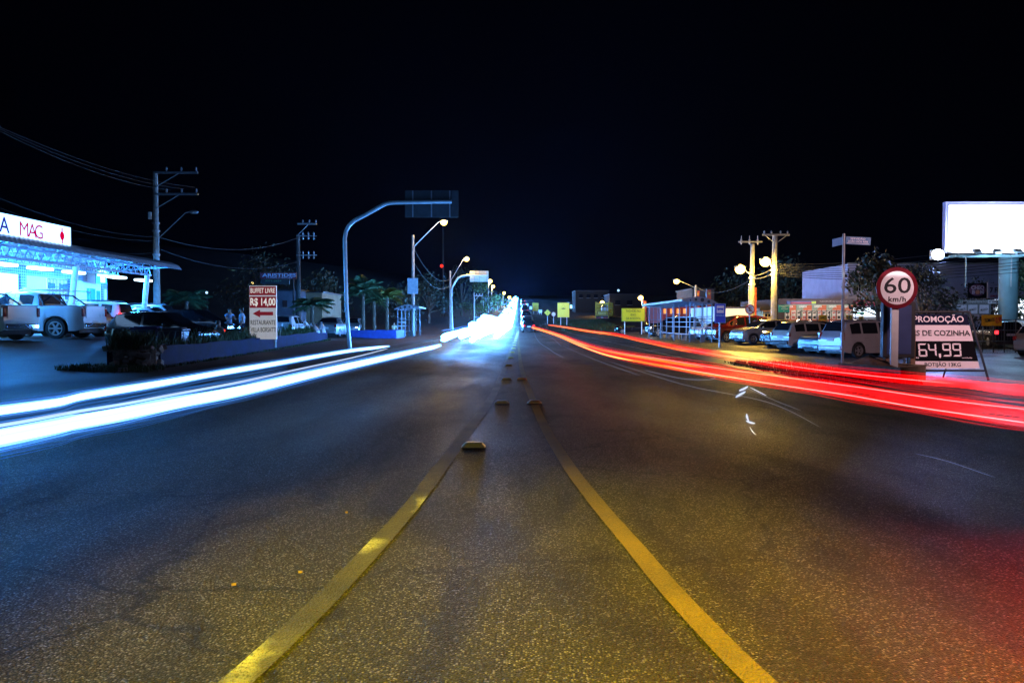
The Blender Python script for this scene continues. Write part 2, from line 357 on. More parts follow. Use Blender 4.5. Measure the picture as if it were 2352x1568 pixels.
# ================================================================== light streaks of passing cars (real glowing strands above the road)
def catmull(pts, per=10):
    out = []; n = len(pts)
    for i in range(n-1):
        p0, p1, p2, p3 = pts[max(i-1, 0)], pts[i], pts[i+1], pts[min(i+2, n-1)]
        for k in range(per):
            t = k/per
            out.append(0.5*((2*p1)+(p2-p0)*t+(2*p0-5*p1+4*p2-p3)*t*t+(3*p1-p0-3*p2+p3)*t**3))
    out.append(pts[-1]); return out
def streak(name, label, pts, strands, cat="light streak", group=None, per=8):
    """strands: (part name, side offset, height offset, radius, material, wobble, from, to)"""
    c = catmull([Vector(p) for p in pts], per); n = len(c)
    t = thing(name, label, cat, (0, 0, 0), 0, group)
    for (pn, so, ho, r, m, wob, a, b) in strands:
        q = []; ph = random.random()*6.28; i0, i1 = int(a*(n-1)), int(b*(n-1))
        for i in range(i0, i1+1):
            d = c[min(i+1, n-1)]-c[max(i-1, 0)]; s = Vector((d.y, -d.x, 0)).normalized()
            w = wob*math.sin(i*0.55+ph)
            q.append(c[i]+s*(so+w*0.4)+Vector((0, 0, ho+w)))
        k = len(q); rr = [r*min(1, 0.25+min(j, k-1-j)*0.4) for j in range(k)]
        MB().tube(q, rr, 6).build(pn, m, t, True, 0, 80)
    return t
WH = glow("headlight_white", (0.175, 0.44, 1.0), 1.3)
WF = glow("headlight_stream", (0.085, 0.36, 1.0), 11)
WB = glow("headlight_blue", (0.10, 0.34, 1.0), 0.4, False)
WD = glow("headlight_dim_blue", (0.05, 0.25, 0.8), 0.11, False)
WT = glow("headlight_thin", (0.62, 0.75, 1.0), .42, False)
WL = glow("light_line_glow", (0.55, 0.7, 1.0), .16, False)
RD = glow("tail_red", (1.0, 0.001, 0.002), .62)
RDK = glow("tail_deep_red", (1.0, 0.0, 0.01), 0.22, False)
ROR = glow("tail_orange", (1.0, 0.17, 0.01), .75)
RYE = glow("tail_yellow", (1.0, 0.42, 0.12), .8, False)
RWT = glow("tail_white", (1.0, 0.72, 0.70), .5, False)
ext_l = lambda p, q: [tuple(p), tuple(q)]
h = 0.65
L1 = [(-3.5, -3.5, h), (-3.4, 0.5, h)]+[tuple(G(a, b, h)) for a, b in [(0, 1003), (200, 964), (400, 926), (600, 886), (800, 840), (960, 805), (1012, 793)]]
L2 = [(-5.0, -3.0, h), (-4.75, 1.5, h)]+[tuple(G(a, b, h)) for a, b in [(0, 942), (200, 908), (400, 874), (600, 840), (800, 806), (893, 795)]]
L3 = [(-4.8, 2.5, .5), (-4.5, 4, .5)]+[tuple(G(a, b, .5)) for a, b in [(0, 976), (200, 941), (400, 906), (620, 862), (800, 823), (890, 801)]]
WS = glow("headlight_soft", (0.10, 0.36, 1.0), 0.10, False); WS2 = glow("headlight_softer", (0.06, 0.28, 1.0), 0.035, False)
def W(r):
    o = [("glow_strand", 0, 0, r, WH, 0.003, 0, 1), ("glow_strand", .02, r*.9, r*.42, WH, .005, 0, 1), ("glow_strand", -.01, -r*.95, r*.45, WH, .004, 0, .98), ("glow_strand", .03, r*.3, r*.5, WH, .004, 0, 1), ("glow_strand", .03, -r*.4, r*.5, WH, .004, 0, 1)]
    o += [("blue_strand", 0, r*k*s_, r*.07, WB, .006, 0, .9+.02*s_) for s_ in (-1, 1) for k in (1.5, 1.75)]
    o += [("blue_strand", 0, -r*(2.0+.33*k), r*.06, WD, .008, 0, .8-.08*k) for k in range(4)]
    o += [("halo", 0, 0, r*1.75, WS, 0, 0, .99), ("halo", 0, 0, r*2.2, WS2, 0, 0, .98), ("halo", 0, 0, r*2.8, WS2, 0, 0, .97)]
    return o
streak("headlight_streak", "thick white headlight streak sweeping lowest across the left lane", L1, W(.040), group="white headlight streaks on the left")
streak("headlight_streak", "upper white headlight streak nearest the planter wall", L2, W(.027)+[("blue_strand", 0, -.08-.018*i, .008, WD, .01, 0, .75) for i in range(5)], group="white headlight streaks on the left")
streak("headlight_streak", "thin white headlight line running between the two thick white streaks", L3, [("glow_strand", 0, 0, .014, WT, .004, 0, 1), ("blue_strand", 0, .03, .006, WD, .006, 0, .7)], group="white headlight streaks on the left")
def lane(u, z, ys): return [(u+SL*y, y, rise(y)+z) for y in ys]
far = [24, 30, 40, 55, 75, 95, 115, 140, 180, 240, 320, 420]
# the oncoming stream: streaks of several cars, thickened with strands imitating glare bloom
streak("headlight_streak", "white headlight streak on the outer edge of the distant oncoming glare", [tuple(G(1014, 781, h)), tuple(G(1050, 768, h))]+lane(-4.2, h, [60])+lane(-3.2, h, [85, 110, 150, 220, 320, 420]), [("glow_strand", 0, dz, .11, WF, .004, 0, 1) for dz in (0, .12)]+[("blue_strand", 0, .34, .03, WB, .01, 0, .8)], group="white headlight streaks of the oncoming stream")
streak("headlight_streak", "white headlight streak nearest the centre line in the distant oncoming glare", [tuple(G(1082, 782, h)), tuple(G(1105, 770, h))]+lane(-1.9, h, [75])+lane(-1.5, h, [95, 110, 150, 220, 320, 420]), [("glow_strand", dx, dz, .12, WF, .004, 0, 1) for dx, dz in ((0, 0), (.3, .16), (-.4, .12))]+[("blue_strand", 0, .42, .03, WB, .01, 0, .8)], group="white headlight streaks of the oncoming stream")
streak("headlight_streak", "high white strands building up glare bloom over the middle of the distant oncoming stream", lane(-2.6, 1.0, [46, 58, 75, 95, 120, 150, 200, 300, 420]), [("glow_strand", dx, dz, .24, WF, .01, 0, 1) for dx, dz in ((0, 0), (.55, .05), (-.55, .1), (0, .36), (.4, -.3), (-.5, -.3), (.25, .6))]+[("blue_strand", dx, .62, .04, WB, .02, 0, .6) for dx in (-.3, .3)], group="white headlight streaks of the oncoming stream")
streak("headlight_streak", "short white headlight streak closest to the road studs in the distant glare", lane(-1.15, .62, [34, 44, 58, 75, 95, 120, 160, 230]), [("glow_strand", dx, dz, .14, WF, .004, 0, 1) for dx, dz in ((0, 0), (-.3, .25), (.1, .4))], group="white headlight streaks of the oncoming stream")
# red tail light streaks
hr = 0.8
R1 = [tuple(G(a, b, z)) for a, b, z in [(1222, 751, 1.05), (1245, 757, .95), (1289, 771, .85), (1342, 792, hr), (1415, 813, hr), (1550, 836, hr), (1700, 861, hr), (1900, 889, hr), (2100, 920, hr), (2352, 955, hr)]]+[(3.05, 3.3, hr), (3.42, 2.92, hr)]
R2 = [tuple(G(a, b, z)) for a, b, z in [(1259, 746, 1.0), (1294, 750.5, 1.0), (1342, 758.6, .92), (1415, 768, .85), (1465, 779, hr), (1550, 796, hr), (1640, 812, hr), (1800, 837, hr), (2000, 862, hr), (2200, 880, hr), (2352, 896, hr)]]+[(4.2, 4.75, hr), (4.42, 4.45, hr)]
def RS(r, n, gap, wide):
    o = []
    for i in range(n):
        z = (i-(n-1)/2)*gap
        o.append(("red_strand", random.uniform(-.02, .02), z, r*(.8+.35*random.random()), RD, .004, 0, 1))
    o += [("deep_red_strand", 0, s*(wide+.012*k), r*.35, RDK, .004, 0, 1) for s in (-1, 1) for k in (1, 2)]
    return o
streak("tail_light_streak", "lower thick red tail light streak with an orange core curving to the right", R1, RS(.0110, 5, .0215, .052)+[("orange_strand", .030, .020, .013, ROR, .003, 0, .50), ("orange_strand", .030, -.042, .013, ROR, .003, 0, .54), ("orange_strand", .040, -.040, .011, RYE, .003, 0, .40), ("orange_strand", .045, .005, .012, RYE, .003, 0, .30), ("deep_red_strand", .035, -.022, .007, RDK, .002, 0, .7), ("deep_red_strand", .035, .036, .005, RDK, .002, .2, 1), ("deep_red_strand", .036, -.052, .004, RDK, .002, .4, 1), ("bright_line", .040, .040, .0020, RWT, .002, .35, 1), ("bright_line", .040, -.030, .0028, RWT, .002, .45, 1)], group="red tail light streaks")
streak("tail_light_streak", "upper thinner red tail light streak passing before the street name post", R2, RS(.0095, 4, .0200, .040)+[("orange_strand", .030, -.034, .013, ROR, .003, 0, .46), ("orange_strand", .035, .008, .012, RYE, .003, 0, .24), ("deep_red_strand", .032, -.006, .006, RDK, .002, .2, .9), ("deep_red_strand", .03, .03, .004, RDK, .002, .4, 1), ("bright_line", .036, .0, .0020, RWT, .002, .42, .75)], group="red tail light streaks")
# thin white reflections of a turning car over the right lane, built as glowing tubes
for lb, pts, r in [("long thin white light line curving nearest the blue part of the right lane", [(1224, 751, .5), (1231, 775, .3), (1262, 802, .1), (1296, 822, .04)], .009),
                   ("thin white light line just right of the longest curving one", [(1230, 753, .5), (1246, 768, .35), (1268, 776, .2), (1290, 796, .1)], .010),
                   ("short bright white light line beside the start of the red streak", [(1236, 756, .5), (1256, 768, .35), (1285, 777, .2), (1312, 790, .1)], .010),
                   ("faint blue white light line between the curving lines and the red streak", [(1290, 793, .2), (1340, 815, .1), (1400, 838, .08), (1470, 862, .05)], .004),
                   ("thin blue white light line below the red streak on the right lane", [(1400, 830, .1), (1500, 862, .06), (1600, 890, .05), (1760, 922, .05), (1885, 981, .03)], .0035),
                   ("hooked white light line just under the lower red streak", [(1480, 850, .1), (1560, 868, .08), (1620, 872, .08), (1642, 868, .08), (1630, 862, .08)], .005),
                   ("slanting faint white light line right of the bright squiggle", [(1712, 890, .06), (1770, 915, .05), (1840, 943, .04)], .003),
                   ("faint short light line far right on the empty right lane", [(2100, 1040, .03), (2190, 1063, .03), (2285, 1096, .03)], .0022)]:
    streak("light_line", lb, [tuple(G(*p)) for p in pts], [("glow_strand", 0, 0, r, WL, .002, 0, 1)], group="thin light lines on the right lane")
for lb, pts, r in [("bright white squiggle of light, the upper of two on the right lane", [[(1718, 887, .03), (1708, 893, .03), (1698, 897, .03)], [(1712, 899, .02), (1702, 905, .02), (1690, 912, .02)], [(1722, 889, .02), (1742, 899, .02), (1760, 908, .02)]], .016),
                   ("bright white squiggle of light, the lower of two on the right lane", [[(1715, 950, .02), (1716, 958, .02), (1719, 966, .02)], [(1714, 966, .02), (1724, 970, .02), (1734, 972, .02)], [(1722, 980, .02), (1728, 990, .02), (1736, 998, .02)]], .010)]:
    t = thing("light_squiggle", lb, "light streak")  # reflections on the asphalt, modelled as short glowing tubes
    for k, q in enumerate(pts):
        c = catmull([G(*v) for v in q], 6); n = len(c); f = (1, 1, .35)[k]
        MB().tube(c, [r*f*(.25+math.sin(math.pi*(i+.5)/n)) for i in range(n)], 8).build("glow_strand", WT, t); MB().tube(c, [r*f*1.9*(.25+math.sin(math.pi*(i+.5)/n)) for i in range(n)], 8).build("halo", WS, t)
# ================================================================== vehicles
PROF = {  # (t along the length, z / H), rear -> front
 'hatch': [(-.5, .50), (-.49, .62), (-.47, .68), (-.41, .93), (-.30, .985), (-.05, 1.0), (.08, .975), (.25, .68), (.42, .60), (.48, .53), (.5, .42)],
 'minivan': [(-.5, .50), (-.49, .60), (-.475, .66), (-.425, .93), (-.3, .985), (0, 1), (.12, .965), (.33, .66), (.46, .57), (.49, .5), (.5, .42)],
 'wagon': [(-.5, .48), (-.49, .62), (-.485, .68), (-.42, .95), (-.3, .995), (0, 1), (.07, .97), (.2, .69), (.45, .62), (.5, .50)],
 'sedan': [(-.5, .5), (-.49, .66), (-.36, .71), (-.23, .95), (-.1, 1), (.03, .985), (.2, .70), (.44, .62), (.49, .55), (.5, .45)],
 'suv': [(-.5, .48), (-.492, .64), (-.455, .95), (-.3, .995), (0, 1), (.06, .98), (.19, .71), (.44, .65), (.49, .58), (.5, .48)],
 'pickup': [(-.5, .40), (-.496, .69), (-.165, .69), (-.155, .93), (-.09, .99), (.06, 1), (.10, .975), (.22, .72), (.44, .65), (.49, .58), (.5, .45)]}
WINS = {'hatch': [(-.30, -.10), (-.08, .19)], 'minivan': [(-.40, -.26), (-.24, -.02), (0, .26)], 'wagon': [(-.42, -.26), (-.24, -.04), (-.02, .15)],
        'sedan': [(-.25, -.09), (-.07, .15)], 'suv': [(-.42, -.27), (-.25, -.06), (-.04, .14)], 'pickup': [(-.135, -.01), (.01, .17)]}
SHIELD = {'hatch': ((.085, .24), (-.465, -.41)), 'minivan': ((.13, .32), (-.47, -.425)), 'wagon': ((.075, .195), (-.48, -.42)),
          'sedan': ((.035, .195), (-.35, -.235)), 'suv': ((.065, .185), (-.487, -.457)), 'pickup': ((.105, .215), (-.164, -.156))}
BELT = {'hatch': .63, 'minivan': .60, 'wagon': .64, 'sedan': .66, 'suv': .64, 'pickup': .70}
SIZE = {'hatch': (3.85, 1.66, 1.48, .30), 'minivan': (3.95, 1.70, 1.66, .31), 'wagon': (3.9, 1.58, 1.45, .28), 'sedan': (4.3, 1.70, 1.44, .30), 'suv': (4.25, 1.75, 1.68, .34), 'pickup': (5.2, 1.87, 1.85, .40)}
def interp(pts, t):
    if t <= pts[0][0]: return pts[0][1]
    for (a, b), (c, d) in zip(pts, pts[1:]):
        if t <= c: return b+(d-b)*(t-a)/(c-a)
    return pts[-1][1]
WHEELS = {}
def wheel_meshes(r, spokes, rimm):
    k = (round(r, 2), spokes, rimm.name)
    if k not in WHEELS:
        M = Matrix.Rotation(R(-90), 3, 'X')            # wheel axis along y, outer face towards +y
        w = .1
        ty = MB().lathe([(r*.62, -w), (r*.93, -w), (r, -w*.7), (r, w*.7), (r*.93, w), (r*.70, w), (r*.64, w*.7), (r*.62, 0)], (0, 0, 0), 22, M)
        rim = MB().lathe([(r*.66, w*.60), (r*.69, w*.98), (r*.64, w*1.02), (r*.585, w*.80), (r*.575, w*.2)], (0, 0, 0), 22, M, cap=False); rim.lathe([(r*.17, w*.1), (r*.17, w*.9), (r*.06, w*.97)], (0, 0, 0), 14, M)
        for i in range(spokes):
            a = 2*math.pi*i/spokes
            rim.box((math.cos(a)*r*.38, w*.74, math.sin(a)*r*.38), (r*.48, w*.34, r*(.16 if spokes < 9 else .07)), M=Matrix.Rotation(-a, 3, 'Y'))
        a_ = ty.build("tyre_tmp", rubber); b_ = rim.build("rim_tmp", rimm)
        WHEELS[k] = (a_.data, b_.data); bpy.data.objects.remove(a_); bpy.data.objects.remove(b_)
    return WHEELS[k]
def car(name, label, cat, kind, x, y, rz, col, group=None, metal=0.0, rough=0.32, spokes=5, rimm=None, brake=False, head=False, tint=None, scale=1, dz=0, rails=False, lightw=(.16, .12), tail_tall=False, lowtrim=False, detail=True, z=None):
    L, W, H, wr = SIZE[kind]
    t = thing(name, label, cat, (x, y, (gz(x, y) if z is None else z)+0.008+dz), rz, group); t.scale = (scale,)*3
    paint = mat("paint_%03d_%03d_%03d" % tuple(int(c*255) for c in col), col, rough, metal, 0.1, 1.5, 0, 0.8)
    pf = PROF[kind]; belt = BELT[kind]*H
    zt = lambda xx: H*sum(interp(pf, (xx+d)/L) for d in (-.04, -.02, 0, .02, .04))/5
    wb = L*.31; xf, xr = L*.315, -L*.30; ra = wr*1.2; sill = .20 if kind not in ('suv', 'pickup') else .30
    xs = sorted(set([-L/2+L*i/64 for i in range(65)]+[c+s*ra*k for c in (xf, xr) for s in (-1, 1) for k in (1.001, .999, .9, .7, .4)]))
    def bot(xx):
        e = min(1, max(0, (abs(xx)-(L/2-.4))/.4)); b = sill+.10*e*e
        for c in (xf, xr):
            if abs(xx-c) < ra: b = max(b, wr+math.sqrt(max(0, ra*ra-(xx-c)**2)))
        return b
    def half(xx):
        top = zt(xx); e = max(0, (abs(xx)-(L/2-.55))/.55); w = W/2*(1-.13*e**2.2); b = bot(xx)
        bl = min(belt+.02*(xx/L), top-.012); k = max(0, min(1, (top-bl)/.42)); k = k*k*(3-2*k)
        if kind == 'pickup' and xx < -.165*L: k = 0
        rw = w*(.95-.19*k); mid = max(b+.02, .45*H*.95) if b < .5*H else b+.02
        mid = min(mid, bl-.01)
        return [(w*.955, b), (w*1.0, mid), (w*.99, max(mid+.004, bl-.10)), (w*.955, bl), (rw+(w*.955-rw)*.45, bl+(top-bl)*.5), (rw, top-.055*k-.006), (rw*.84, top-.008*k), (rw*.45, top+.012*k), (0, top+.02*k)]
    ST = {xx: half(xx) for xx in xs}
    mb = MB(); n = 17
    for xx in xs:
        hp = ST[xx]; mb.v += [(xx, -a, b) for a, b in hp]+[(xx, a, b) for a, b in hp[-2::-1]]
    for i in range(len(xs)-1):
        for j in range(n-1): mb.f.append((i*n+j, i*n+j+1, (i+1)*n+j+1, (i+1)*n+j)); mb.mi.append(0)
    mb.f.append(tuple(range(n))[::-1]); mb.mi.append(0); mb.f.append(tuple((len(xs)-1)*n+j for j in range(n))); mb.mi.append(0)
    body = mb.build("body", paint, t, True, 0, 28)
    MB().box((0, 0, sill*.5+.32), (L-.5, W-.5, .5)).build("underbody", blackp, t, False)
    gl = tint or glas
    for (a, b) in WINS[kind]:
        for s in (-1, 1):
            q = [xx for xx in xs if a*L <= xx <= b*L]; vs = []
            for xx in q:
                p = ST[xx]; lo, hi = p[3], p[5]
                for f_ in (.10, .5, .90):
                    yy = lo[0]+(hi[0]-lo[0])*f_+(.012 if f_ == .5 else .010); zz = lo[1]+(hi[1]-lo[1])*f_; vs.append((xx, s*yy, zz))
            fs = [(3*i+j, 3*i+j+1, 3*i+j+4, 3*i+j+3) if s < 0 else (3*i+j, 3*i+j+3, 3*i+j+4, 3*i+j+1) for i in range(len(q)-1) for j in (0, 1)]
            MB().add(vs, fs).build("side_window", gl, t)
    for nm, (a, b) in zip(("windscreen", "rear_window"), SHIELD[kind]):
        vs = []; m_ = 9; sg = 1 if nm == "windscreen" else -1
        for i in range(m_):
            xx = L*(a+(b-a)*i/(m_-1)); p = half(xx); rw = p[5][0]
            for q in (-.84, -.45, 0, .45, .84): vs.append((xx+sg*.012, rw*q, zt(xx)+.012+(.02 if q == 0 else .012 if abs(q) < .5 else 0)*max(0, min(1, (zt(xx)-belt)/.4))))
        fs = [(i*5+j, i*5+j+1, i*5+j+6, i*5+j+5) for i in range(m_-1) for j in range(4)]
        if kind == 'pickup' and nm == "rear_window":
            MB().box((-.166*L, 0, belt+.25), (.012, W*.62, .36)).build(nm, gl, t, True, .004)
        else: MB().add(vs, fs).build(nm, gl, t)
    wd = wheel_meshes(wr, spokes, rimm or alloy)
    for c in (xf, xr):
        for s in (-1, 1):
            w = bpy.data.objects.new("wheel", wd[0]); C.objects.link(w); w.parent = t; w.location = (c, s*(W/2-.105), wr)
            if s < 0: w.rotation_euler = (0, 0, math.pi)
            rm_ = bpy.data.objects.new("rim", wd[1]); C.objects.link(rm_); rm_.parent = w
    if not detail: 
        lm_ = RLIT if brake else lens_r
        for s in (-1, 1): MB().box((-L/2-.005, s*W*.36, .56*H), (.05, lightw[0]*1.3, lightw[1]*1.4)).build("taillight", lm_, t, True, .015)
        for s in (-1, 1): MB().ell((L/2-.06, s*W*.36, .46*H), (.07, .15, .08)).build("headlight", HLIT if head else lens_c, t)
        MB().box((-L/2-.006, 0, .48*H), (.012, .4, .13)).build("licence_plate", plate_m, t, False)
        return t
    zh = .455*H if kind != 'pickup' else .52*H
    for s in (-1, 1):
        MB().ell((L/2-.115, s*W*.345, zh), (.11, .17, .075 if kind != 'pickup' else .11)).build("headlight", HLIT if head else lens_c, t)
        hh = .34 if tail_tall else .2
        ztl = (.56 if kind != 'pickup' else .56)*H
        MB().box((-L/2+.035, s*(W*.405), ztl), (.11, lightw[0], hh)).build("taillight", RLIT if brake else lens_r, t, True, .025)
        m_ = MB(); m_.ell((.17*L if kind != 'pickup' else .155*L, s*(W/2+.08), belt+.06), (.06, .1, .07)); m_.tube([(.165*L, s*(W/2-.03), belt+.01), (.165*L, s*(W/2+.05), belt+.03)], .02)
        m_.build("wing_mirror", paint, t)
        for (a, b) in WINS[kind][-2:]: MB().box((a*L+.14, s*(W/2+.004), belt-.13), (.17, .03, .03)).build("door_handle", blackp if kind in ('suv', 'wagon') else paint, t, True, .01)
        if lowtrim: MB().box((0, s*(W/2+.004), .5), (L*.36, .03, .05)).build("side_moulding", blackp if kind == 'suv' else paint, t, True, .01)
    rb = MB().box((-L/2+.02, 0, sill+.22), (.16, W*.80, .2))
    rb.build("rear_bumper", chrome if kind == 'pickup' else (blackp if kind in ('suv', 'wagon') else paint), t, True, .04)
    fb = MB().box((L/2-.04, 0, sill+.19), (.14, W*.78, .22)); fb.build("front_bumper", paint if kind != 'wagon' else blackp, t, True, .05)
    MB().box((L/2-.01, 0, sill+.14), (.10, W*.5, .10)).build("lower_grille", blackp, t, True, .02)
    MB().box((L/2-.045, 0, zh-.005), (.09, W*.36, .085)).build("grille", blackp, t, True, .02)
    MB().box((-L/2-.012, 0, (.47 if kind != 'pickup' else .34)*H), (.02, .40, .13)).build("licence_plate", plate_m, t, False)
    MB().box((L/2+.034, 0, sill+.22), (.012, .40, .13)).build("licence_plate", plate_m, t, False)
    if rails:
        for s in (-1, 1):
            z0 = H+.035; MB().tube([(-.40*L, s*W*.34, z0-.05), (-.36*L, s*W*.34, z0+.02), (-.02*L, s*W*.34, z0+.03), (.02*L, s*W*.34, z0-.04)], .022).build("roof_rail", darkm if kind == 'suv' else alloy, t)
    if kind == 'pickup':
        MB().box((-.5*L-.012, 0, .56*H), (.03, W*.70, .46)).build("tailgate", paint, t, True, .012)
        MB().box((-.33*L, 0, .695*H), (.33*L, W*.84, .03)).build("bed_cover", mat("bed_cover", (.30, .30, .31), .5), t, True, .01)
        for xo in (-.20, -.30):
            MB().tube([(xo*L-.35*(xo < -.25), -W*.40, .69*H), (xo*L+.25, -W*.36, .93*H), (xo*L+.25, W*.36, .93*H), (xo*L-.35*(xo < -.25), W*.40, .69*H)], .035).build("sport_bar", darkm, t)
        for s in (-1, 1): MB().box((.02, s*(W/2-.03), .33), (L*.26, .16, .04)).build("side_step", darkm, t, True, .01)
    return t
HLIT = emi("lit_headlamp", (0.85, 0.93, 1.0), 9)
HLITY = emi("lit_headlamp_warm", (1, 0.8, 0.35), 9)
RLIT = emi("lit_brake_lamp", (1.0, 0.02, 0.03), 5)
# ================================================================== people
skinm = mat("skin", (0.34, 0.19, 0.13), 0.6, 0, 0.1); hairm = mat("dark_hair", (0.015, 0.011, 0.009), 0.6)
def skinmesh(name, verts, edges, radii, m, parent, root=0, sub=1):
    me = bpy.data.meshes.new(name); me.from_pydata(verts, edges, []); me.materials.append(m)
    o = bpy.data.objects.new(name, me); C.objects.link(o); o.parent = parent
    o.modifiers.new("Skin", 'SKIN'); o.modifiers["Skin"].use_smooth_shade = True
    for i, sv in enumerate(me.skin_vertices[0].data):
        r = radii[i]; sv.radius = r if isinstance(r, tuple) else (r, r); sv.use_root = (i == root)
    sb = o.modifiers.new("Sub", 'SUBSURF'); sb.levels = sub; sb.render_levels = sub
    return o
def person(label, x, y, rz, shirt, trousers, pose='stand', h=1.72, z=None, group=None):
    """faces +x; bone lengths for 1.72 m"""
    t = thing("person", label, "person", (x, y, gz(x, y) if z is None else z), rz, group); k = h/1.72; t.scale = (k,)*3
    V, E, Rr = [], [], []
    def add(p, r, par=None):
        V.append(p); Rr.append(r)
        if par is not None: E.append((par, len(V)-1))
        return len(V)-1
    sit = pose == 'sit'
    pz = .93 if not sit else .50
    lean = 0 if not sit else .10
    pel = add((0, 0, pz), (.145, .105)); wst = add((lean*.4, 0, pz+.18), (.13, .095), pel); ch = add((lean*.8, 0, pz+.38), (.15, .105), wst)
    nb = add((lean, 0, pz+.52), (.075, .06), ch); nk = add((lean+.02, 0, pz+.60), (.05, .05), nb)
    hd = add((lean+.03, 0, pz+.68), (.075, .085), nk); hd2 = add((lean+.02, 0, pz+.755), (.068, .08), hd)
    nose = add((lean+.125, 0, pz+.685), .012, hd)
    arms, legs = [], []
    for s in (-1, 1):
        sh = add((lean, s*.185, pz+.47), .062, nb)
        if pose == 'stand':
            el = add((-.03, s*.245, pz+.20), .043, sh); wr_ = add((.06, s*.25, pz-.03), .03, el)
        elif pose == 'reach':
            el = add((.16, s*.22, pz+.24), .043, sh); wr_ = add((.40, s*.14, pz+.26), .03, el)
        else:
            el = add((lean+.08, s*.26, pz+.20), .043, sh); wr_ = add((lean+.32, s*.16, pz+.10), .03, el)
        d = Vector(V[wr_])-Vector(V[el]); d.normalize()
        pm = add(tuple(Vector(V[wr_])+d*.055), (.035, .018), wr_)
        for f in range(4): 
            b0 = Vector(V[pm])+d*.035+Vector((0, (f-1.5)*.017, 0)); a_ = add(tuple(b0), .0085, pm); add(tuple(b0+d*.04+Vector((0, 0, -.012))), .008, a_)
        a_ = add(tuple(Vector(V[pm])+Vector((.03, -s*.028, 0))), .010, pm)
        hp = add((0, s*.095, pz-.05), .088, pel)
        if not sit:
            st = .12*s if pose == 'stand' else .05*s
            kn = add((st*.6+.02, s*.105, pz-.46), .056, hp); an = add((st-.02, s*.11, .085), .038, kn); fo = add((st+.13, s*.125, .035), (.04, .03), an)
        else:
            kn = add((.42, s*.14, pz-.02), .058, hp); an = add((.40, s*.13, .085), .04, kn); fo = add((.54, s*.14, .035), (.04, .03), an)
        arms.append((sh, el)); legs.append((hp, kn, an))
    skinmesh("body", V, E, Rr, skinm, t)
    # clothes: shells around the same joints
    g = lambda i, f=1.14: tuple(a*f for a in (Rr[i] if isinstance(Rr[i], tuple) else (Rr[i], Rr[i])))
    sv = [V[pel], V[wst], V[ch], V[nb]]; se = [(0, 1), (1, 2), (2, 3)]; sr = [g(pel, 1.06), g(wst, 1.2), g(ch, 1.16), (.085, .07)]
    for sh, el in arms:
        mid = tuple((Vector(V[sh])+Vector(V[el]))/2*1.0); i = len(sv); sv += [V[sh], mid]; sr += [g(sh, 1.2), (.062, .062)]; se += [(3, i), (i, i+1)]
    skinmesh("shirt", sv, se, sr, mat("shirt_%d" % (hash(shirt) % 9999), shirt, .85, 0, .2, 14), t)
    sv = [V[pel]]; se = []; sr = [g(pel, 1.12)]
    for hp, kn, an in legs:
        i = len(sv); sv += [V[hp], V[kn], V[an]]; sr += [g(hp, 1.12), g(kn, 1.25), g(an, 1.5)]; se += [(0, i), (i, i+1), (i+1, i+2)]
    skinmesh("trousers", sv, se, sr, mat("trousers_%d" % (hash(trousers) % 9999), trousers, .85, 0, .2, 14), t)
    m_ = MB(); m_.ell((lean+.012, 0, pz+.745), (.092, .082, .075)); m_.ell((lean-.03, 0, pz+.70), (.065, .078, .08)); m_.build("hair", hairm, t)
    return t
# ================================================================== plants
def palm(label, x, y, h, r, name="palm_tree", n=22, lean=0.0, z=None, fm=None, up=0.9):
    t = thing(name, label, "palm tree", (x, y, gz(x, y) if z is None else z), random.random()*6)
    k = 9; pts = [(lean*(i/k)**2, 0, h*i/k) for i in range(k+1)]
    MB().tube(pts, [.17-.05*i/k+(.02 if i % 2 else 0)+(.07 if i == k else 0) for i in range(k+1)], 9).build("trunk", barkm, t)
    mb = MB()
    for i in range(n):
        a = 2*math.pi*i*.381966+random.random()*.4; el = up*(1-i/n)*1.35-.05; L = r*(1.0+.25*random.random()); d = Vector((math.cos(a), math.sin(a), 0))
        p = Vector((lean, 0, h)); seg = 10; prev = p.copy(); side = Vector((-d.y, d.x, 0)); ang = el
        for q in range(seg):
            v = d*math.cos(ang)+Vector((0, 0, math.sin(ang))); nx = prev+v*L/seg; ang -= (.055+.075*random.random())*(1.3 if el > .7 else .9)
            mb.tube([prev, nx], .012*(1-q/seg)+.004, 4, cap=False)
            w = r*.36*math.sin(math.pi*(q+1.2)/(seg+1.6))+.05
            for s in (-1, 1):
                for e in (0.15, .5, .85):
                    b = prev.lerp(nx, e); lw = .022+.012*random.random(); drop = Vector((0, 0, -w*(.30+.3*random.random())))
                    tip = b+side*s*w*(.75+.35*random.random())+v*w*.55+drop
                    mb.quad(b-v*lw, b+v*lw, b+v*lw*1.2+(tip-b)*.6+Vector((0, 0, .03)), tip)
            prev = nx
    mb.build("crown", fm or palmm, t, False)
    return t
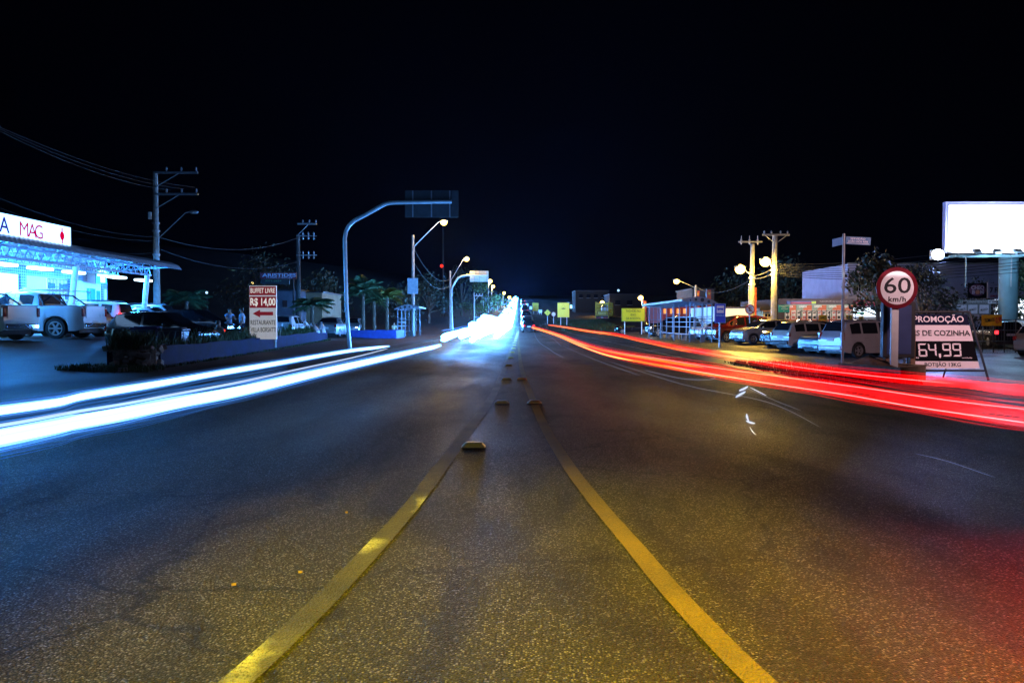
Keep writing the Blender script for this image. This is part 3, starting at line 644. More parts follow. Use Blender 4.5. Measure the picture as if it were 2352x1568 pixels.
def leafy(label, x, y, h, rad, name="street_tree", n=1500, leaf=.17, trunk=.14, low=.35, m=None, z=None, cat="tree", clumps=14):
    t = thing(name, label, cat, (x, y, gz(x, y) if z is None else z), random.random()*6)
    tb = MB(); top = h*.62
    tb.tube([(0, 0, 0), (.04, .02, h*low), (.0, .05, top)], [trunk, trunk*.8, trunk*.45], 8)
    cl = []
    for i in range(clumps):
        a = random.random()*6.28; q = math.sqrt(random.random()); zz = h*(low+.12)+(h*(1-low)-.1*h)*random.random()
        prof_ = math.sin(math.pi*min(.95, max(.12, (zz/h-low)/(1-low)*.8+.15)))
        c = Vector((math.cos(a)*rad*q*prof_, math.sin(a)*rad*q*prof_, zz)); cl.append((c, rad*(.30+.22*random.random())))
        tb.tube([(.02, .03, h*(low+.1*random.random())), tuple(c*.6+Vector((0, 0, c.z*.25))), tuple(c)], [trunk*.4, trunk*.22, .012], 5)
    tb.build("trunk", barkm, t)
    mb = MB()
    for i in range(n):
        c, r_ = cl[i % len(cl)]; v = Vector((random.gauss(0, 1), random.gauss(0, 1), random.gauss(0, .8))); v.normalize(); p = c+v*r_*(.35+.75*random.random())
        nrm = Vector((random.gauss(0, 1), random.gauss(0, 1), random.gauss(.6, 1))).normalized(); a_ = nrm.orthogonal().normalized(); b_ = nrm.cross(a_); s = leaf*(.5+.8*random.random())
        mb.quad(p-a_*s*.5, p+b_*s*.28, p+a_*s*.5, p-b_*s*.28)
    mb.build("crown", m or leafm, t, False)
    return t
def blades(mb, p, hgt, n, spread):
    for i in range(n):
        a = random.random()*6.28; b = Vector(p)+Vector((random.gauss(0, spread), random.gauss(0, spread), 0)); hh = hgt*(.4+.9*random.random()); w = .008+.010*random.random()
        d = Vector((math.cos(a), math.sin(a), 0)); q = Vector((-d.y, d.x, 0)); ln = hh*(.2+.6*random.random())
        m1 = b+Vector((0, 0, hh*.6))+d*ln*.35; e = b+Vector((0, 0, hh))+d*ln
        mb.add([b-q*w, b+q*w, m1+q*w*.8, m1-q*w*.8, e], [(0, 1, 2, 3), (3, 2, 4)])
# ================================================================== left side
BW = emi("lit_shop_white", (0.22, 0.62, 1.0), 4.6)
BC = emi("lit_shop_cyan", (0.10, 0.55, 1.0), 1.3)
TUBE = emi("canopy_tube_lamp", (0.55, 0.85, 1.0), 9)
wallp = mat("pharmacy_wall", (0.62, 0.66, 0.68), 0.6, 0, 0.12, 3)
truss_m = mat("truss_paint", (0.22, 0.30, 0.40), 0.5, 0.2, 0.2, 8)
roofm = mat("roof_sheet", (0.32, 0.38, 0.45), 0.4, 0.5, 0.2, 5)
tilem, _t, _b = principled("wall_tiles")
_br = _t.nodes.new("ShaderNodeTexBrick"); _tc = _t.nodes.new("ShaderNodeTexCoord"); _mp = _t.nodes.new("ShaderNodeMapping"); _mp.inputs["Rotation"].default_value = (R(90), 0, R(90))
_br.offset = 0; _br.inputs["Scale"].default_value = 1; _br.inputs["Brick Width"].default_value = .14; _br.inputs["Row Height"].default_value = .14; _br.inputs["Mortar Size"].default_value = .012
_br.inputs["Color1"].default_value = (.04, .10, .2, 1); _br.inputs["Color2"].default_value = (.06, .14, .26, 1); _br.inputs["Mortar"].default_value = (.5, .55, .6, 1)
_sep = _t.nodes.new("ShaderNodeSeparateXYZ"); _cmb = _t.nodes.new("ShaderNodeCombineXYZ")
_t.links.new(_tc.outputs["Object"], _sep.inputs[0]); _t.links.new(_sep.outputs["Y"], _cmb.inputs["X"]); _t.links.new(_sep.outputs["Z"], _cmb.inputs["Y"]); _t.links.new(_cmb.outputs[0], _br.inputs["Vector"])
_t.links.new(_br.outputs["Color"], _b.inputs["Base Color"]); _b.inputs["Roughness"].default_value = .3
PX = -24.0
g0 = 0.62
ph = thing("pharmacy_building", "pharmacy with white lit shop windows under a truss canopy", "building", (PX, 32, g0))
yy = lambda px: PX*-1*F/(CX-px)-32           # local y on the facade for a picture column
MB().box((-3, 0, 2.2), (6, 23.6, 4.4)).build("wall", wallp, ph, False)
MB().box((.02, -1, 3.25), (.06, 25.6-4, .5)).build("tile_band", tilem, ph, False)
def facade(nm, a, b, z0, z1, m, d=.05):
    y0, y1 = yy(a), yy(b); return MB().box((.03+d/2, (y0+y1)/2, (z0+z1)/2), (d, abs(y1-y0), z1-z0)).build(nm, m, ph, False)
def facade_y(nm, y0, y1, z0, z1, m, d=.05): return MB().box((.03+d/2, (y0+y1)/2, (z0+z1)/2), (d, abs(y1-y0), z1-z0)).build(nm, m, ph, False)
for (a, b) in ((-11, -6.2), (-6, -1.5), (-1.2, yy(40))): facade_y("shop_window", a, b, .1, 3.0, BW)
facade("tile_pillar", 43, 56, 0, 3.0, tilem, .12)
sh_ = facade("shutter", 58, 105, 0, 3.0, mat("white_shutter", (.7, .74, .76), .4, .2, .05), .05)
lw = facade("shop_window", 107, 152, .05, 2.95, BW)
gm = MB()
y0, y1 = yy(107), yy(152)
for i in range(15): gm.box((.11, y0+(y1-y0)*i/14, 1.5), (.03, .04, 2.9))
for k in range(8): gm.box((.14, (y0+y1)/2, .2+k*.39), (.03, y1-y0, .04))
gm.build("grille_gate", mat("gate_blue", (.03, .12, .3), .5), ph, False)
sv = MB()
for k in range(5):
    for i in range(9):
        if random.random() < .8: sv.box((.10, y0+(y1-y0)*(i+.5)/9, .5+k*.52), (.02, .12+.08*random.random(), .22+.1*random.random()))
sv.build("shelf_goods", mat("shelf_goods", (.05, .25, .5), .5), ph, False)
facade("tile_pillar", 157, 169, 0, 3.0, tilem, .10)
facade("notice_board", 158, 167, 1.55, 2.1, whitep, .14); facade("notice_board", 158, 167, .7, 1.2, whitep, .14)
pn = facade("door_panel", 172, 230, .05, 2.95, whitep, .06)
for (a, b, z0, z1) in ((197, 203, 1.35, 2.6), (205, 216, 1.35, 2.6), (219, 227, 1.6, 2.5), (205, 227, .2, 1.2)):
    facade("window", a, b, z0, z1, mat("door_glass_blue", (.05, .3, .55), .15), .09)
facade("tile_pillar", 231, 243, 0, 3.0, tilem, .10)
facade("wall_sign", 234, 239, 1.9, 2.6, whitep, .16)
facade("wall_sign", 46, 53, 1.5, 2.4, whitep, .18)
# canopy: curved sheet roof on trusses
mb = MB(); prof_ = [(0, 4.35), (1.2, 4.42), (2.6, 4.40), (3.4, 4.28), (3.8, 4.10), (3.95, 3.88), (3.90, 3.86), (3.72, 4.04), (3.35, 4.20), (2.6, 4.31), (1.2, 4.33), (0, 4.27)]
ya, yb, ns = -14, 13.0, 180
vs = []; k = len(prof_)
for i in range(ns+1):
    q = ya+(yb-ya)*i/ns; rp_ = .018*(1 if i % 2 else -1)
    vs += [(a, q, b+rp_) for a, b in prof_]
mb.add(vs, [(i*k+j, i*k+(j+1) % k, (i+1)*k+(j+1) % k, (i+1)*k+j) for i in range(ns) for j in range(k)]+[tuple(range(k)), tuple(ns*k+j for j in range(k))[::-1]])
cn = mb.build("canopy_roof", roofm, ph, False)
for (xo, a, b, nm) in ((3.25, -13.8, 10.6, "front_truss"), (1.4, -13.8, 10.6, "rear_truss")):
    tr = MB(); zb, ztp = 3.32, 3.80
    tr.tube([(xo, a, zb), (xo, b, zb+.06)], .055, 6); tr.tube([(xo, a, ztp), (xo, b, ztp)], .055, 6)
    n_ = 44
    for i in range(n_):
        q0 = a+(b-a)*i/n_; q1 = a+(b-a)*(i+1)/n_
        tr.tube([(xo, q0, zb), (xo, (q0+q1)/2, ztp)], .03, 5); tr.tube([(xo, (q0+q1)/2, ztp), (xo, q1, zb)], .03, 5)
    tr.build("truss", truss_m, ph)
for i in range(10):
    q = -13+2.75*i
    tr = MB(); tr.tube([(0.2, q, 3.7), (3.85, q, 3.92)], .035, 5); tr.tube([(0.2, q, 4.25), (3.5, q, 4.2)], .035, 5)
    for a in range(4): tr.tube([(.3+.85*a, q, 3.72+.05*a), (.7+.85*a, q, 4.24)], .022, 5); tr.tube([(.7+.85*a, q, 4.24), (1.15+.85*a, q, 3.76+.05*a)], .022, 5)
    tr.build("roof_rib", truss_m, ph)
colm = mat("white_column", (.8, .82, .84), .5)
for q in (-10.5, 3.2, 10.1):
    MB().tube([(3.2, q-.55, 0), (3.25, q+.1, 3.4)], .14, 10).build("column", colm, ph)
for px in (-160, -75, 10, 95, 172, 270, 331):
    q = 22*F/(CX-px)-32
    MB().box((2.0, q, 3.18), (.5, 1.25, .12)).build("lamp_tube", TUBE, ph, True, .03)
for px in (-75, 40, 172, 300): lamp("canopy_light", 'POINT', (-21.6, 21.6*F/(CX-px), g0+3.0), (.015, .27, 1.0), 1500, .3)
sg = thing("roof_sign", "long glowing white pharmacy sign with red letters on the canopy roof", "sign", (-20.55, 0, 0))
MB().box((0, 26.6, 5.22), (.22, 15.6, .92)).build("sign_box", emi("sign_face", (0.28, 0.54, 1.0), 3.6), sg, True, .02)
MB().box((-.02, 26.6, 4.73), (.3, 15.7, .06)).build("sign_frame", roofm, sg, False)
ys_ = lambda px: 20.45*F/(CX-px)
RYZ = (R(90), 0, R(90))
vio = emi("sign_letter_red", (.75, .005, .16), .75); blu = emi("sign_letter_blue", (.05, .03, .55), .6)
text("A", .62, (.125, ys_(13), 5.18), blu, sg, None, .01, RYZ)
for ch, px in (("M", 58), ("A", 77), ("G", 92)): text(ch, .60, (.125, ys_(px), 5.16), vio, sg, None, .0, RYZ)
em = MB(); em.ell((.125, ys_(145), 5.22), (.03, .17, .2)); em.box((.125, ys_(145), 5.22), (.03, .05, .72)); em.build("emblem", emi("emblem_red", (.9, .0, .06), .8), sg)
gc = thing("green_cross_sign", "small glowing green cross sign at the end of the pharmacy wall", "sign", (-23.2, 23.2*F/(CX-238), Z(628, 41.5)))
MB().box((0, 0, 0), (.12, .95, .28)).box((0, 0, .31), (.12, .28, .34)).box((0, 0, -.31), (.12, .28, .34)).build("cross", emi("cross_glow", (.35, 1.0, .85), 4), gc, False)
MB().box((-.1, 0, 0), (.05, 1.1, 1.1)).build("back_panel", mat("cross_back", (.02, .3, .25), .5), gc, False)
lamp("cross_light", 'POINT', (-22.7, 41.9, Z(628, 41.5)), (.1, 1.0, .7), 30, .3)

# vehicles in front of the pharmacy
pk = "vehicles parked before the pharmacy"
beam = mat("pale_panel", (.62, .56, .45), .4)
car("pickup_truck", "white double cab pickup truck with black sport bars, tailgate to the road", "pickup", 'pickup', -20.3, 31.2, math.pi, (.66, .70, .72), pk, 0, .3, 6, tail_tall=True, rails=True, scale=1.05)
car("pickup_truck", "beige grey pickup truck cut by the left picture edge, before the white pickup", "pickup", 'pickup', -20.5, 27.5, math.pi-.16, (.46, .43, .38), pk, .2, .35, 6, tail_tall=True)
car("parked_car", "small grey car half hidden behind the white pickup tailgate", "car", 'hatch', -20.6, 34.0, math.pi, (.25, .28, .3), pk, .5)
car("parked_car", "white off-road car with glowing red brake lamps", "car", 'suv', -21.1, 36.6, math.pi, (.6, .66, .7), pk, 0, .3, 6, brake=True, rails=True, tail_tall=True, lowtrim=True)
car("parked_car", "pale sedan whose roof shows between the off-road car and the black hatchback", "car", 'sedan', -19.4, 39.7, 0.05, (.5, .55, .6), pk, .3)
car("parked_car", "white tall car with roof rails by the last canopy column", "car", 'suv', -20.4, 43.0, 0.0, (.62, .66, .7), pk, 0, .3, rails=True)
car("parked_car", "glossy black hatchback behind the blue bins and planter grass", "car", 'hatch', -13.5, 28.6, -.15, (.008, .008, .010), pk, 0, .15)
car("parked_car", "dark car parked beyond the black hatchback, nose toward the restaurant sign", "car", 'hatch', -15.6, 36.5, -.05, (.012, .013, .018), pk, .3, .2)
car("parked_car", "white car seen from behind, right of the restaurant sign", "car", 'hatch', -13.65, 45.0, R(92), (.5, .53, .56), pk, .2, .3)
car("parked_car", "old boxy grey sedan seen from behind, beside the rubbish bags", "car", 'sedan', -13.35, 55.0, R(91), (.16, .17, .18), pk, .3, .4, spokes=12)
o = car("parked_car", "silver car with one warm lit headlamp facing the road beyond the old sedan", "car", 'hatch', -13.2, 61, R(-84), (.4, .42, .45), pk, .4, head=True)
# big rear fog-lit brake lamp of the off-road car
lamp("brake_light", 'POINT', (-18.7, 35.7, 1.75), (1, .02, .03), 12, .08)

# planter wall along the road
wallblue = mat("blue_painted_wall", (.012, .018, .06), .85, 0, .5, 2.2, .3, dirt=(.006, .008, .03))
wallblue.node_tree.nodes['Principled BSDF'].inputs['Specular IOR Level'].default_value = .1
WX = lambda y: -9.9-.083*(y-20)
pw = thing("planter_wall", "long low dark blue planter wall with crumbled end beside the left lane", "planter", (0, 0, 0))
def wallstrip(off0, off1, z0, z1, a, b, n=24):
    mb = MB(); vs = []
    for i in range(n+1):
        y = a+(b-a)*i/n; x = WX(y); g = gz(x, y)-.05
        zt_ = z1+.02*math.sin(i*1.7)
        vs += [(x+off0, y, g+z0), (x+off1, y, g+z0), (x+off1, y, g+zt_), (x+off0, y, g+zt_)]
    mb.add(vs, [(4*i+j, 4*i+(j+1) % 4, 4*i+4+(j+1) % 4, 4*i+4+j) for i in range(n) for j in range(4)]+[(0, 1, 2, 3), (4*n+3, 4*n+2, 4*n+1, 4*n)])
    return mb
wallstrip(-.18, 0, 0, .66, 21.0, 49.5).build("front_wall", wallblue, pw, False)
wallstrip(-1.25, -1.07, 0, .60, 20.4, 49.5).build("back_wall", wallblue, pw, False)
wallstrip(-1.07, -.18, 0, .58, 20.4, 49.4).build("soil", earth, pw, False)
rb = MB()
random.seed(3)
stone = mat("broken_masonry", (.30, .27, .22), .95, 0, .5, 7, .7)
for i in range(70):
    a = random.random(); y = 20.2+1.0*random.random()**1.3; x = WX(y)-1.25*a+.1*random.random(); zz = random.random()**1.2*.75
    s = .10+.16*random.random(); M_ = Matrix.Rotation(random.random()*6, 3, 'Z') @ Matrix.Rotation(random.random()*.8, 3, 'X')
    rb.box((x, y, gz(x, y)+zz*.8+.03), (s, s*.9, s*.65), M=M_)
rb.box((WX(20.6)-.6, 20.75, .3), (1.1, .5, .6), .3); rb.build("broken_end", stone, pw, False, .02)
gr = MB()
for i in range(1500):
    y = 20.3+29*random.random(); x = WX(y)-.12-1.0*random.random(); blades(gr, (x, y, gz(x, y)+.52), .30+.22*(random.random() < .15), 4, .05)
for i in range(160):
    a = random.random()*6.28; blades(gr, (WX(20.3)-.55+.45*math.cos(a), 20.45+.35*math.sin(a), .56), .45, 5, .08)
for i in range(330):
    y = 19.2+random.random()*1.3; x = WX(20)-1.9+2.2*random.random(); blades(gr, (x, y, gz(x, y)), .15, 4, .10)
for i in range(500):
    y = 20+30*random.random(); x = WX(y)+.04+.16*random.random()**2; blades(gr, (x, y, gz(x, y)), .09, 3, .04)
struct(gr.build("grass", grassm, None, False), 'stuff')
for i, (x, y, s, lb) in enumerate([(WX(19.6)-.3, 19.3, .22, "loose brick in the grass before the broken planter end, nearest the wall face"), (WX(19.6)-1.2, 19.5, .18, "loose brick lying left in the grass before the broken planter end")]):
    o = MB().box((0, 0, .06), (s, s*.55, .12), .3+i).build("loose_brick", stone, None, False, .01); o.location = (x, y, gz(x, y)); tag(o, lb, "brick", "loose bricks by the broken planter")

# bins
blub = mat("blue_bin_plastic", (.02, .03, .22), .45, 0, .25, 5); gryb = mat("slate_bin_plastic", (.06, .08, .14), .45, 0, .25, 5)
def bin_(label, px, Y, m, w=.82, logo=False):
    x = X(px, Y); t = thing("waste_bin", label, "bin", (x, Y, gz(x, Y)), .1, "bins behind the planter")
    mb = MB(); mb.add([(-w/2*.86, -.30, .12), (w/2*.86, -.30, .12), (w/2*.86, .30, .12), (-w/2*.86, .30, .12), (-w/2, -.38, 1.0), (w/2, -.38, 1.0), (w/2, .38, 1.0), (-w/2, .38, 1.0)], [(3, 2, 1, 0), (4, 5, 6, 7), (0, 1, 5, 4), (1, 2, 6, 5), (2, 3, 7, 6), (3, 0, 4, 7)])
    for i in range(4): mb.box((-w/2*.66+i*w*.44/1.5*1.0, -.365, .6), (.03, .03, .7))
    mb.build("container", m, t, True, .02)
    MB().box((0, 0, 1.04), (w+.06, .84, .07)).box((0, .02, 1.09), (w-.1, .6, .05)).build("lid", m, t, True, .025)
    for s in (-1, 1): MB().lathe([(.02, -.03), (.09, -.03), (.09, .03), (.02, .03)], (s*w*.36, .22, .09), 12, Matrix.Rotation(R(90), 3, 'Y')).build("wheel", rubber, t)
    if logo:
        s_ = MB()
        for k in range(6):
            a = k*math.pi/3; s_.ell((.06*math.cos(a)+.12, -.375, .72+.06*math.sin(a)), (.045, .012, .045), 8, 6)
        s_.build("sticker", mat("yellow_sticker", (.8, .62, .02), .5), t)
    return t
bin_("deep blue waste bin with a yellow flower sticker behind the planter grass", 340, 24.0, blub, logo=True)
bin_("slate blue waste bin right of the stickered blue bin", 396, 24.2, gryb)

# restaurant sign
Y = 32; x = X(604.5, Y); pm = D(1, 656, Y).z; zb = Z(779, Y)
rs = thing("restaurant_sign", "tall white and dark red restaurant board with left arrow in the planter", "sign", (x, Y, 0), 0)
w_ = 62/F*Y; mid = (pm+zb)/2; hh = pm-zb
signw = mat("sign_white", (.72, .70, .66), .5, 0, .1, 6); signr = mat("sign_dark_red", (.36, .015, .02), .5, 0, .15, 4)
for m_, c_, e_ in ((signw, (.72, .69, .64), .40), (signr, (.45, .02, .03), .28)):       # glow added to both panel materials to brighten the underlit board
    b_ = m_.node_tree.nodes["Principled BSDF"]; b_.inputs["Emission Color"].default_value = (*c_, 1); b_.inputs["Emission Strength"].default_value = e_
MB().box((0, .02, mid), (w_, .08, hh)).build("panel", signw, rs, False, .008)
zp = lambda py: Z(py, Y)
MB().box((0, -.026, (zp(658)+zp(678))/2), (w_*.98, .012, zp(658)-zp(678))).build("red_band", signr, rs, False)
MB().box((0, -.026, (zp(681)+zp(707))/2), (w_*.98, .012, zp(681)-zp(707))).build("red_band", signr, rs, False)
inkl = emi("glow_sign_lettering", (.9, .88, .86), .75)  # letters get an added glow like the panels
text("BUFFET LIVRE", .21, (0, -.036, zp(668)), inkl, rs, w_*.90, .005)
text("R$ 14,00", .31, (0, -.036, zp(694)), inkl, rs, w_*.93, .03)
text("RESTAURANTE", .20, (0, -.024, zp(741)), inkb, rs, w_*.92, .004)
text("VILLA BORSATTI", .20, (.02, -.024, zp(757.5)), inkb, rs, w_*.93, .004)
ar = [(-.36, 0), (-.10, .15), (-.10, .07), (.36, .07), (.36, -.07), (-.10, -.07), (-.10, -.15)]
MB().prism(ar, -.032, -.020, lambda a, b, d: (a*1.22, d, zp(720)+b*1.1)).build("arrow", signr, rs, False)
for s in (-1, 1): MB().box((s*w_*.42, .09, mid-.2), (.06, .05, hh+.3)).build("post", steel, rs, False)

# motorcycle, bicycle, bags
def bicycle(label, x, y, rz, z=None, lean=.12, name="bicycle"):
    t = thing(name, label, "bicycle", (x, y, gz(x, y) if z is None else z), rz); t.rotation_euler = (lean, 0, rz)
    bm_ = mat("bicycle_frame", (.10, .12, .15), .35, .4)
    for xx in (-.52, .52):
        w = MB(); n = 24; ring = [(xx+.33*math.cos(2*math.pi*i/n), 0, .34+.33*math.sin(2*math.pi*i/n)) for i in range(n+1)]
        w.tube(ring, .018, 6, cap=False); wo = w.build("wheel", rubber, t)
        sp = MB()
        for i in range(14): a = 2*math.pi*i/14; sp.tube([(xx, .02*(-1)**i, .34), (xx+.32*math.cos(a), 0, .34+.32*math.sin(a))], .003, 4)
        sp.tube([(xx, -.05, .34), (xx, .05, .34)], .02, 6); sp.build("spokes", steel, wo)
    f = MB(); P = {'bb': (-.08, 0, .30), 'st': (-.22, 0, .80), 'hd': (.36, 0, .82), 'hl': (.39, 0, .70), 'r': (-.52, 0, .34), 'f': (.52, 0, .34)}
    for a, b in (('bb', 'st'), ('st', 'hd'), ('bb', 'hl'), ('bb', 'r'), ('st', 'r'), ('hd', 'f')): f.tube([P[a], P[b]], .018, 7)
    f.build("frame", bm_, t)
    MB().tube([(.33, 0, .82), (.32, 0, .98)], .015, 6).tube([(.24, -.28, .99), (.33, -.15, .99), (.34, .15, .99), (.24, .28, .99)], .013, 6).build("handlebar", steel, t)
    MB().ell((-.24, 0, .90), (.13, .07, .035)).tube([(-.22, 0, .8), (-.24, 0, .89)], .014, 6).build("saddle", blackp, t)
    MB().lathe([(.01, -.01), (.09, -.01), (.09, .01), (.01, .01)], (-.08, .03, .30), 14, Matrix.Rotation(R(90), 3, 'X')).box((-.02, -.09, .18), (.09, .06, .02)).box((-.14, .10, .42), (.09, .06, .02)).build("pedals", steel, t)
    return t
bicycle("bicycle standing behind the planter, right of the restaurant sign", X(641, 41.8)-.15, 41.8, .35)
x = X(558, 34.5)
mt = thing("motorcycle", "dark motorcycle with red tail lamp left of the restaurant sign", "motorcycle", (x, 34.5, gz(x, 34.5)), R(20))
for xx in (-.62, .66):
    w = MB(); n = 20; w.tube([(xx+.27*math.cos(2*math.pi*i/n), 0, .31+.27*math.sin(2*math.pi*i/n)) for i in range(n+1)], .05, 8, cap=False); wo = w.build("wheel", rubber, mt)
    MB().lathe([(.02, -.05), (.2, -.02), (.2, .02), (.02, .05)], (xx, 0, .31), 14, Matrix.Rotation(R(90), 3, 'X')).build("rim", alloy, wo)
MB().ell((.0, 0, .45), (.32, .16, .2)).tube([(.45, 0, .8), (.2, 0, .62), (-.3, 0, .55), (-.62, 0, .31)], .04).build("engine", darkm, mt)
MB().ell((.12, 0, .82), (.28, .15, .14)).build("fuel_tank", mat("moto_red", (.2, .01, .015), .25, 0, .1, 3, 0, .8), mt)
MB().ell((-.38, 0, .82), (.42, .15, .08)).build("seat", blackp, mt)
MB().box((-.82, 0, .80), (.10, .22, .12)).build("tail_lamp", emi("moto_tail", (1, .05, .03), 1.5), mt, True, .03)
MB().tube([(.66, .09, .31), (.45, .09, .95)], .025).tube([(.66, -.09, .31), (.45, -.09, .95)], .025).build("front_fork", chrome, mt)
MB().tube([(.32, -.36, 1.04), (.42, -.1, 1.02), (.42, .1, 1.02), (.32, .36, 1.04)], .016).build("handlebar", darkm, mt)
MB().ell((.55, 0, .88), (.1, .12, .12)).build("headlamp", lens_c, mt)
for s in (-1, 1): m_ = MB(); m_.tube([(.40, s*.2, 1.03), (.38, s*.3, 1.2)], .008); m_.ell((.38, s*.3, 1.22), (.02, .07, .045)); m_.build("mirror", blackp, mt)
hm_ = thing("helmet", "shiny black helmet resting on the motorcycle seat", "helmet", (x-.28, 34.4, gz(x, 34.5)+.90))
MB().ell((0, 0, .14), (.15, .13, .15)).build("shell", mat("helmet_black", (.01, .012, .02), .12, 0, .1, 3, 0, 1), hm_); MB().ell((.06, -.03, .13), (.11, .115, .06)).build("visor", glas, hm_)
bagm = mat("pale_plastic_bag", (.55, .58, .62), .4, 0, .25, 9, .5); bagd = mat("grey_plastic_bag", (.30, .29, .31), .4, 0, .25, 9, .5)
for i, (px, Y, r_, hh, m_, lb) in enumerate([(701, 46.5, .34, .85, bagm, "tallest pale rubbish bag on the planter end"), (714, 47.4, .28, .62, bagm, "pale rubbish bag behind the tallest one"), (722, 46.2, .33, .58, bagd, "grey rubbish bag in the middle of the heap"), (737, 47.0, .34, .70, bagd, "grey rubbish bag at the right end of the heap beside the old sedan"), (691, 46.0, .16, .30, bagm, "smallest pale rubbish bag at the left foot of the heap")]):
    x = X(px, Y); b = MB(); prof_ = [(.04, 0), (r_*.9, .02), (r_, hh*.3), (r_*.8, hh*.62), (r_*.25, hh*.85), (r_*.1, hh*.9), (r_*.28, hh)]
    b.lathe(prof_, (0, 0, 0), 12); b.v = [(v[0]*(1+.18*math.sin(7*v[2]+3*v[1]+i)), v[1]*(1+.15*math.sin(9*v[0]+5*v[2])), v[2]) for v in b.v]
    o = b.build("rubbish_bag", m_); o.location = (x, Y, gz(WX(Y), Y)+.52); tag(o, lb, "rubbish bag", "rubbish bags on the planter end")

# people on the left
person("person in a grey shirt sitting with back turned behind the planter", X(497, 30.2), 30.2, R(70), (.16, .16, .17), (.03, .03, .05), 'sit')
person("standing person in pale blue top left of the motorcycle", X(527, 36.5), 36.5, R(-40), (.20, .32, .5), (.03, .04, .09), 'reach')
person("standing person in white top close behind the restaurant sign", X(556, 37.5), 37.5, R(200), (.45, .5, .6), (.05, .06, .12), 'stand', 1.78)
person("person with dark hair in a pale top by the pharmacy door panel", X(187, 40.4), 40.4, R(-30), (.55, .6, .65), (.04, .05, .1), 'stand', 1.66)

# utility poles, gantries, street lamps
def utility_pole(label, px, Y, pytop, arms, rz=0, base=None, name="utility_pole", transformer=None, group="concrete utility poles", r=.17, pm=None):
    x = X(px, Y); g = gz(x, Y); hgt = Z(pytop, Y)-g
    t = thing(name, label, "utility pole", (x, Y, g), rz, group)
    MB().tube([(0, 0, -.1), (0, 0, hgt)], [r*1.35, r*.85], 10).build("post", pm or conc, t, True)
    for (zz, L, side) in arms:
        a = MB().box((side*L/2, -.14, zz), (L, .10, .12)); a.tube([(0, -.14, zz-.95), (side*L*.55, -.14, zz-.06)], .03, 6); ao = a.build("crossarm", steel, t, False)
        for k in range(3): MB().lathe([(.02, 0), (.035, .06), (.075, .10), (.045, .15), (.07, .19), (.03, .28)], (side*(L*.28+L*.34*k), -.14, zz+.06), 10).build("insulator", mat("porcelain", (.35, .36, .4), .3), ao)
    return t, x, g, hgt
Y0 = 47
t, x0, g_, hp_ = utility_pole("tall concrete utility pole with two crossarms and unlit lamp by the pharmacy canopy", 361, Y0, 395, [(10.1, 2.75, 1), (8.75, 2.75, 1)])
mb = MB(); mb.tube([(.18, -.1, 5.5), (.22, -.1, 6.0), (2.0, -.3, 7.55), (2.35, -.32, 7.62)], .03, 8); mb.build("lamp_arm", steel, t)
MB().ell((2.55, -.33, 7.6), (.30, .17, .11)).build("lamp_head", steel, t)
for zz in (6.4, 6.9, 4.9): MB().tube([(0, 0, zz), (0, 0, zz+.10)], .24, 10).build("clamp", steel, t)
MB().box((-.32, -.1, 7.4), (.18, .18, .45)).build("fuse_box", whitep, t, False, .02)
t, *_ = utility_pole("dark utility pole with insulator racks beside the body shop sign", 686, 62, 538, [(9.0, 1.6, 1)], r=.18, pm=mat("dark_concrete", (.07, .07, .07), .9, 0, .3, 5))
for zz in (6.2, 3.9+2.0, 7.3-2.6):
    pass
for zz in (6.4, 8.0):
    m_ = MB(); m_.box((.75, -.15, zz), (1.7, .07, .07)); ao = m_.build("crossarm", steel, t, False)
    for k in range(3): MB().lathe([(.03, -.3), (.07, -.2), (.03, -.1), (.075, 0), (.03, .1), (.07, .2), (.02, .34)], (.45+.45*k, -.15, zz), 8).build("insulator", MATS["porcelain"], ao)
pipe = mat("gantry_paint", (.42, .46, .50), .4, .3, .15, 6)
signback = mat("sign_back", (.045, .05, .06), .6, .2, .3, 4); signback2 = mat("sign_back_pale", (.55, .5, .36), .5, 0, .15, 4)
def gantry(label, base, Yg, pts, r, panel, pm_, ribs):
    bx, by = base; x = X(bx, Yg); g = gz(x, Yg); t = thing("sign_gantry", label, "sign gantry", (x, Yg, g))
    P = [Vector((X(a, Yg)-x, 0, Z(b, Yg)-g)) for a, b in pts]; P[0].z = -.05
    MB().tube(catmull(P, 6) if False else P, r, 12).build("mast", pipe, t)
    l_, r_, t_, b_ = panel; cx = (X(l_, Yg)+X(r_, Yg))/2-x; cz = (Z(t_, Yg)+Z(b_, Yg))/2-g; w_, h_ = X(r_, Yg)-X(l_, Yg), Z(t_, Yg)-Z(b_, Yg)
    MB().box((cx, .2, cz), (w_, .03, h_)).build("sign_panel", pm_, t, False, .004)
    for q in ribs: MB().box((X(q, Yg)-x, .155, cz), (.06, .05, h_*.97)).build("rib", steel, t, False)
    for q in (t_+2, b_-2): pass
    return t
gantry("near curved grey sign gantry holding a dark overhead road sign seen from behind", (803, 800), 36.8,
       [(803.5, 800), (800, 760), (796, 700), (794, 600), (793, 548), (796, 531), (803, 518), (815, 507), (840, 494), (870, 477), (885, 469), (897, 466), (910, 465), (1038, 463)], .10, (930, 1053, 436, 498), signback, (948, 991, 1033))
gantry("far curved gantry with a pale overhead sign lit yellow, beyond the first", (1040, 757), 100,
       [(1039, 757), (1037.5, 720), (1037, 690), (1037, 668), (1039, 659), (1045, 648), (1052, 638), (1060, 634), (1070, 632.5), (1118, 632)], .13, (1079, 1122, 622, 647), signback2, (1090, 1101, 1118))
SOD = (1.0, 0.60, 0.10)
bulb = emi("sodium_bulb", (1.0, .62, .12), 14)
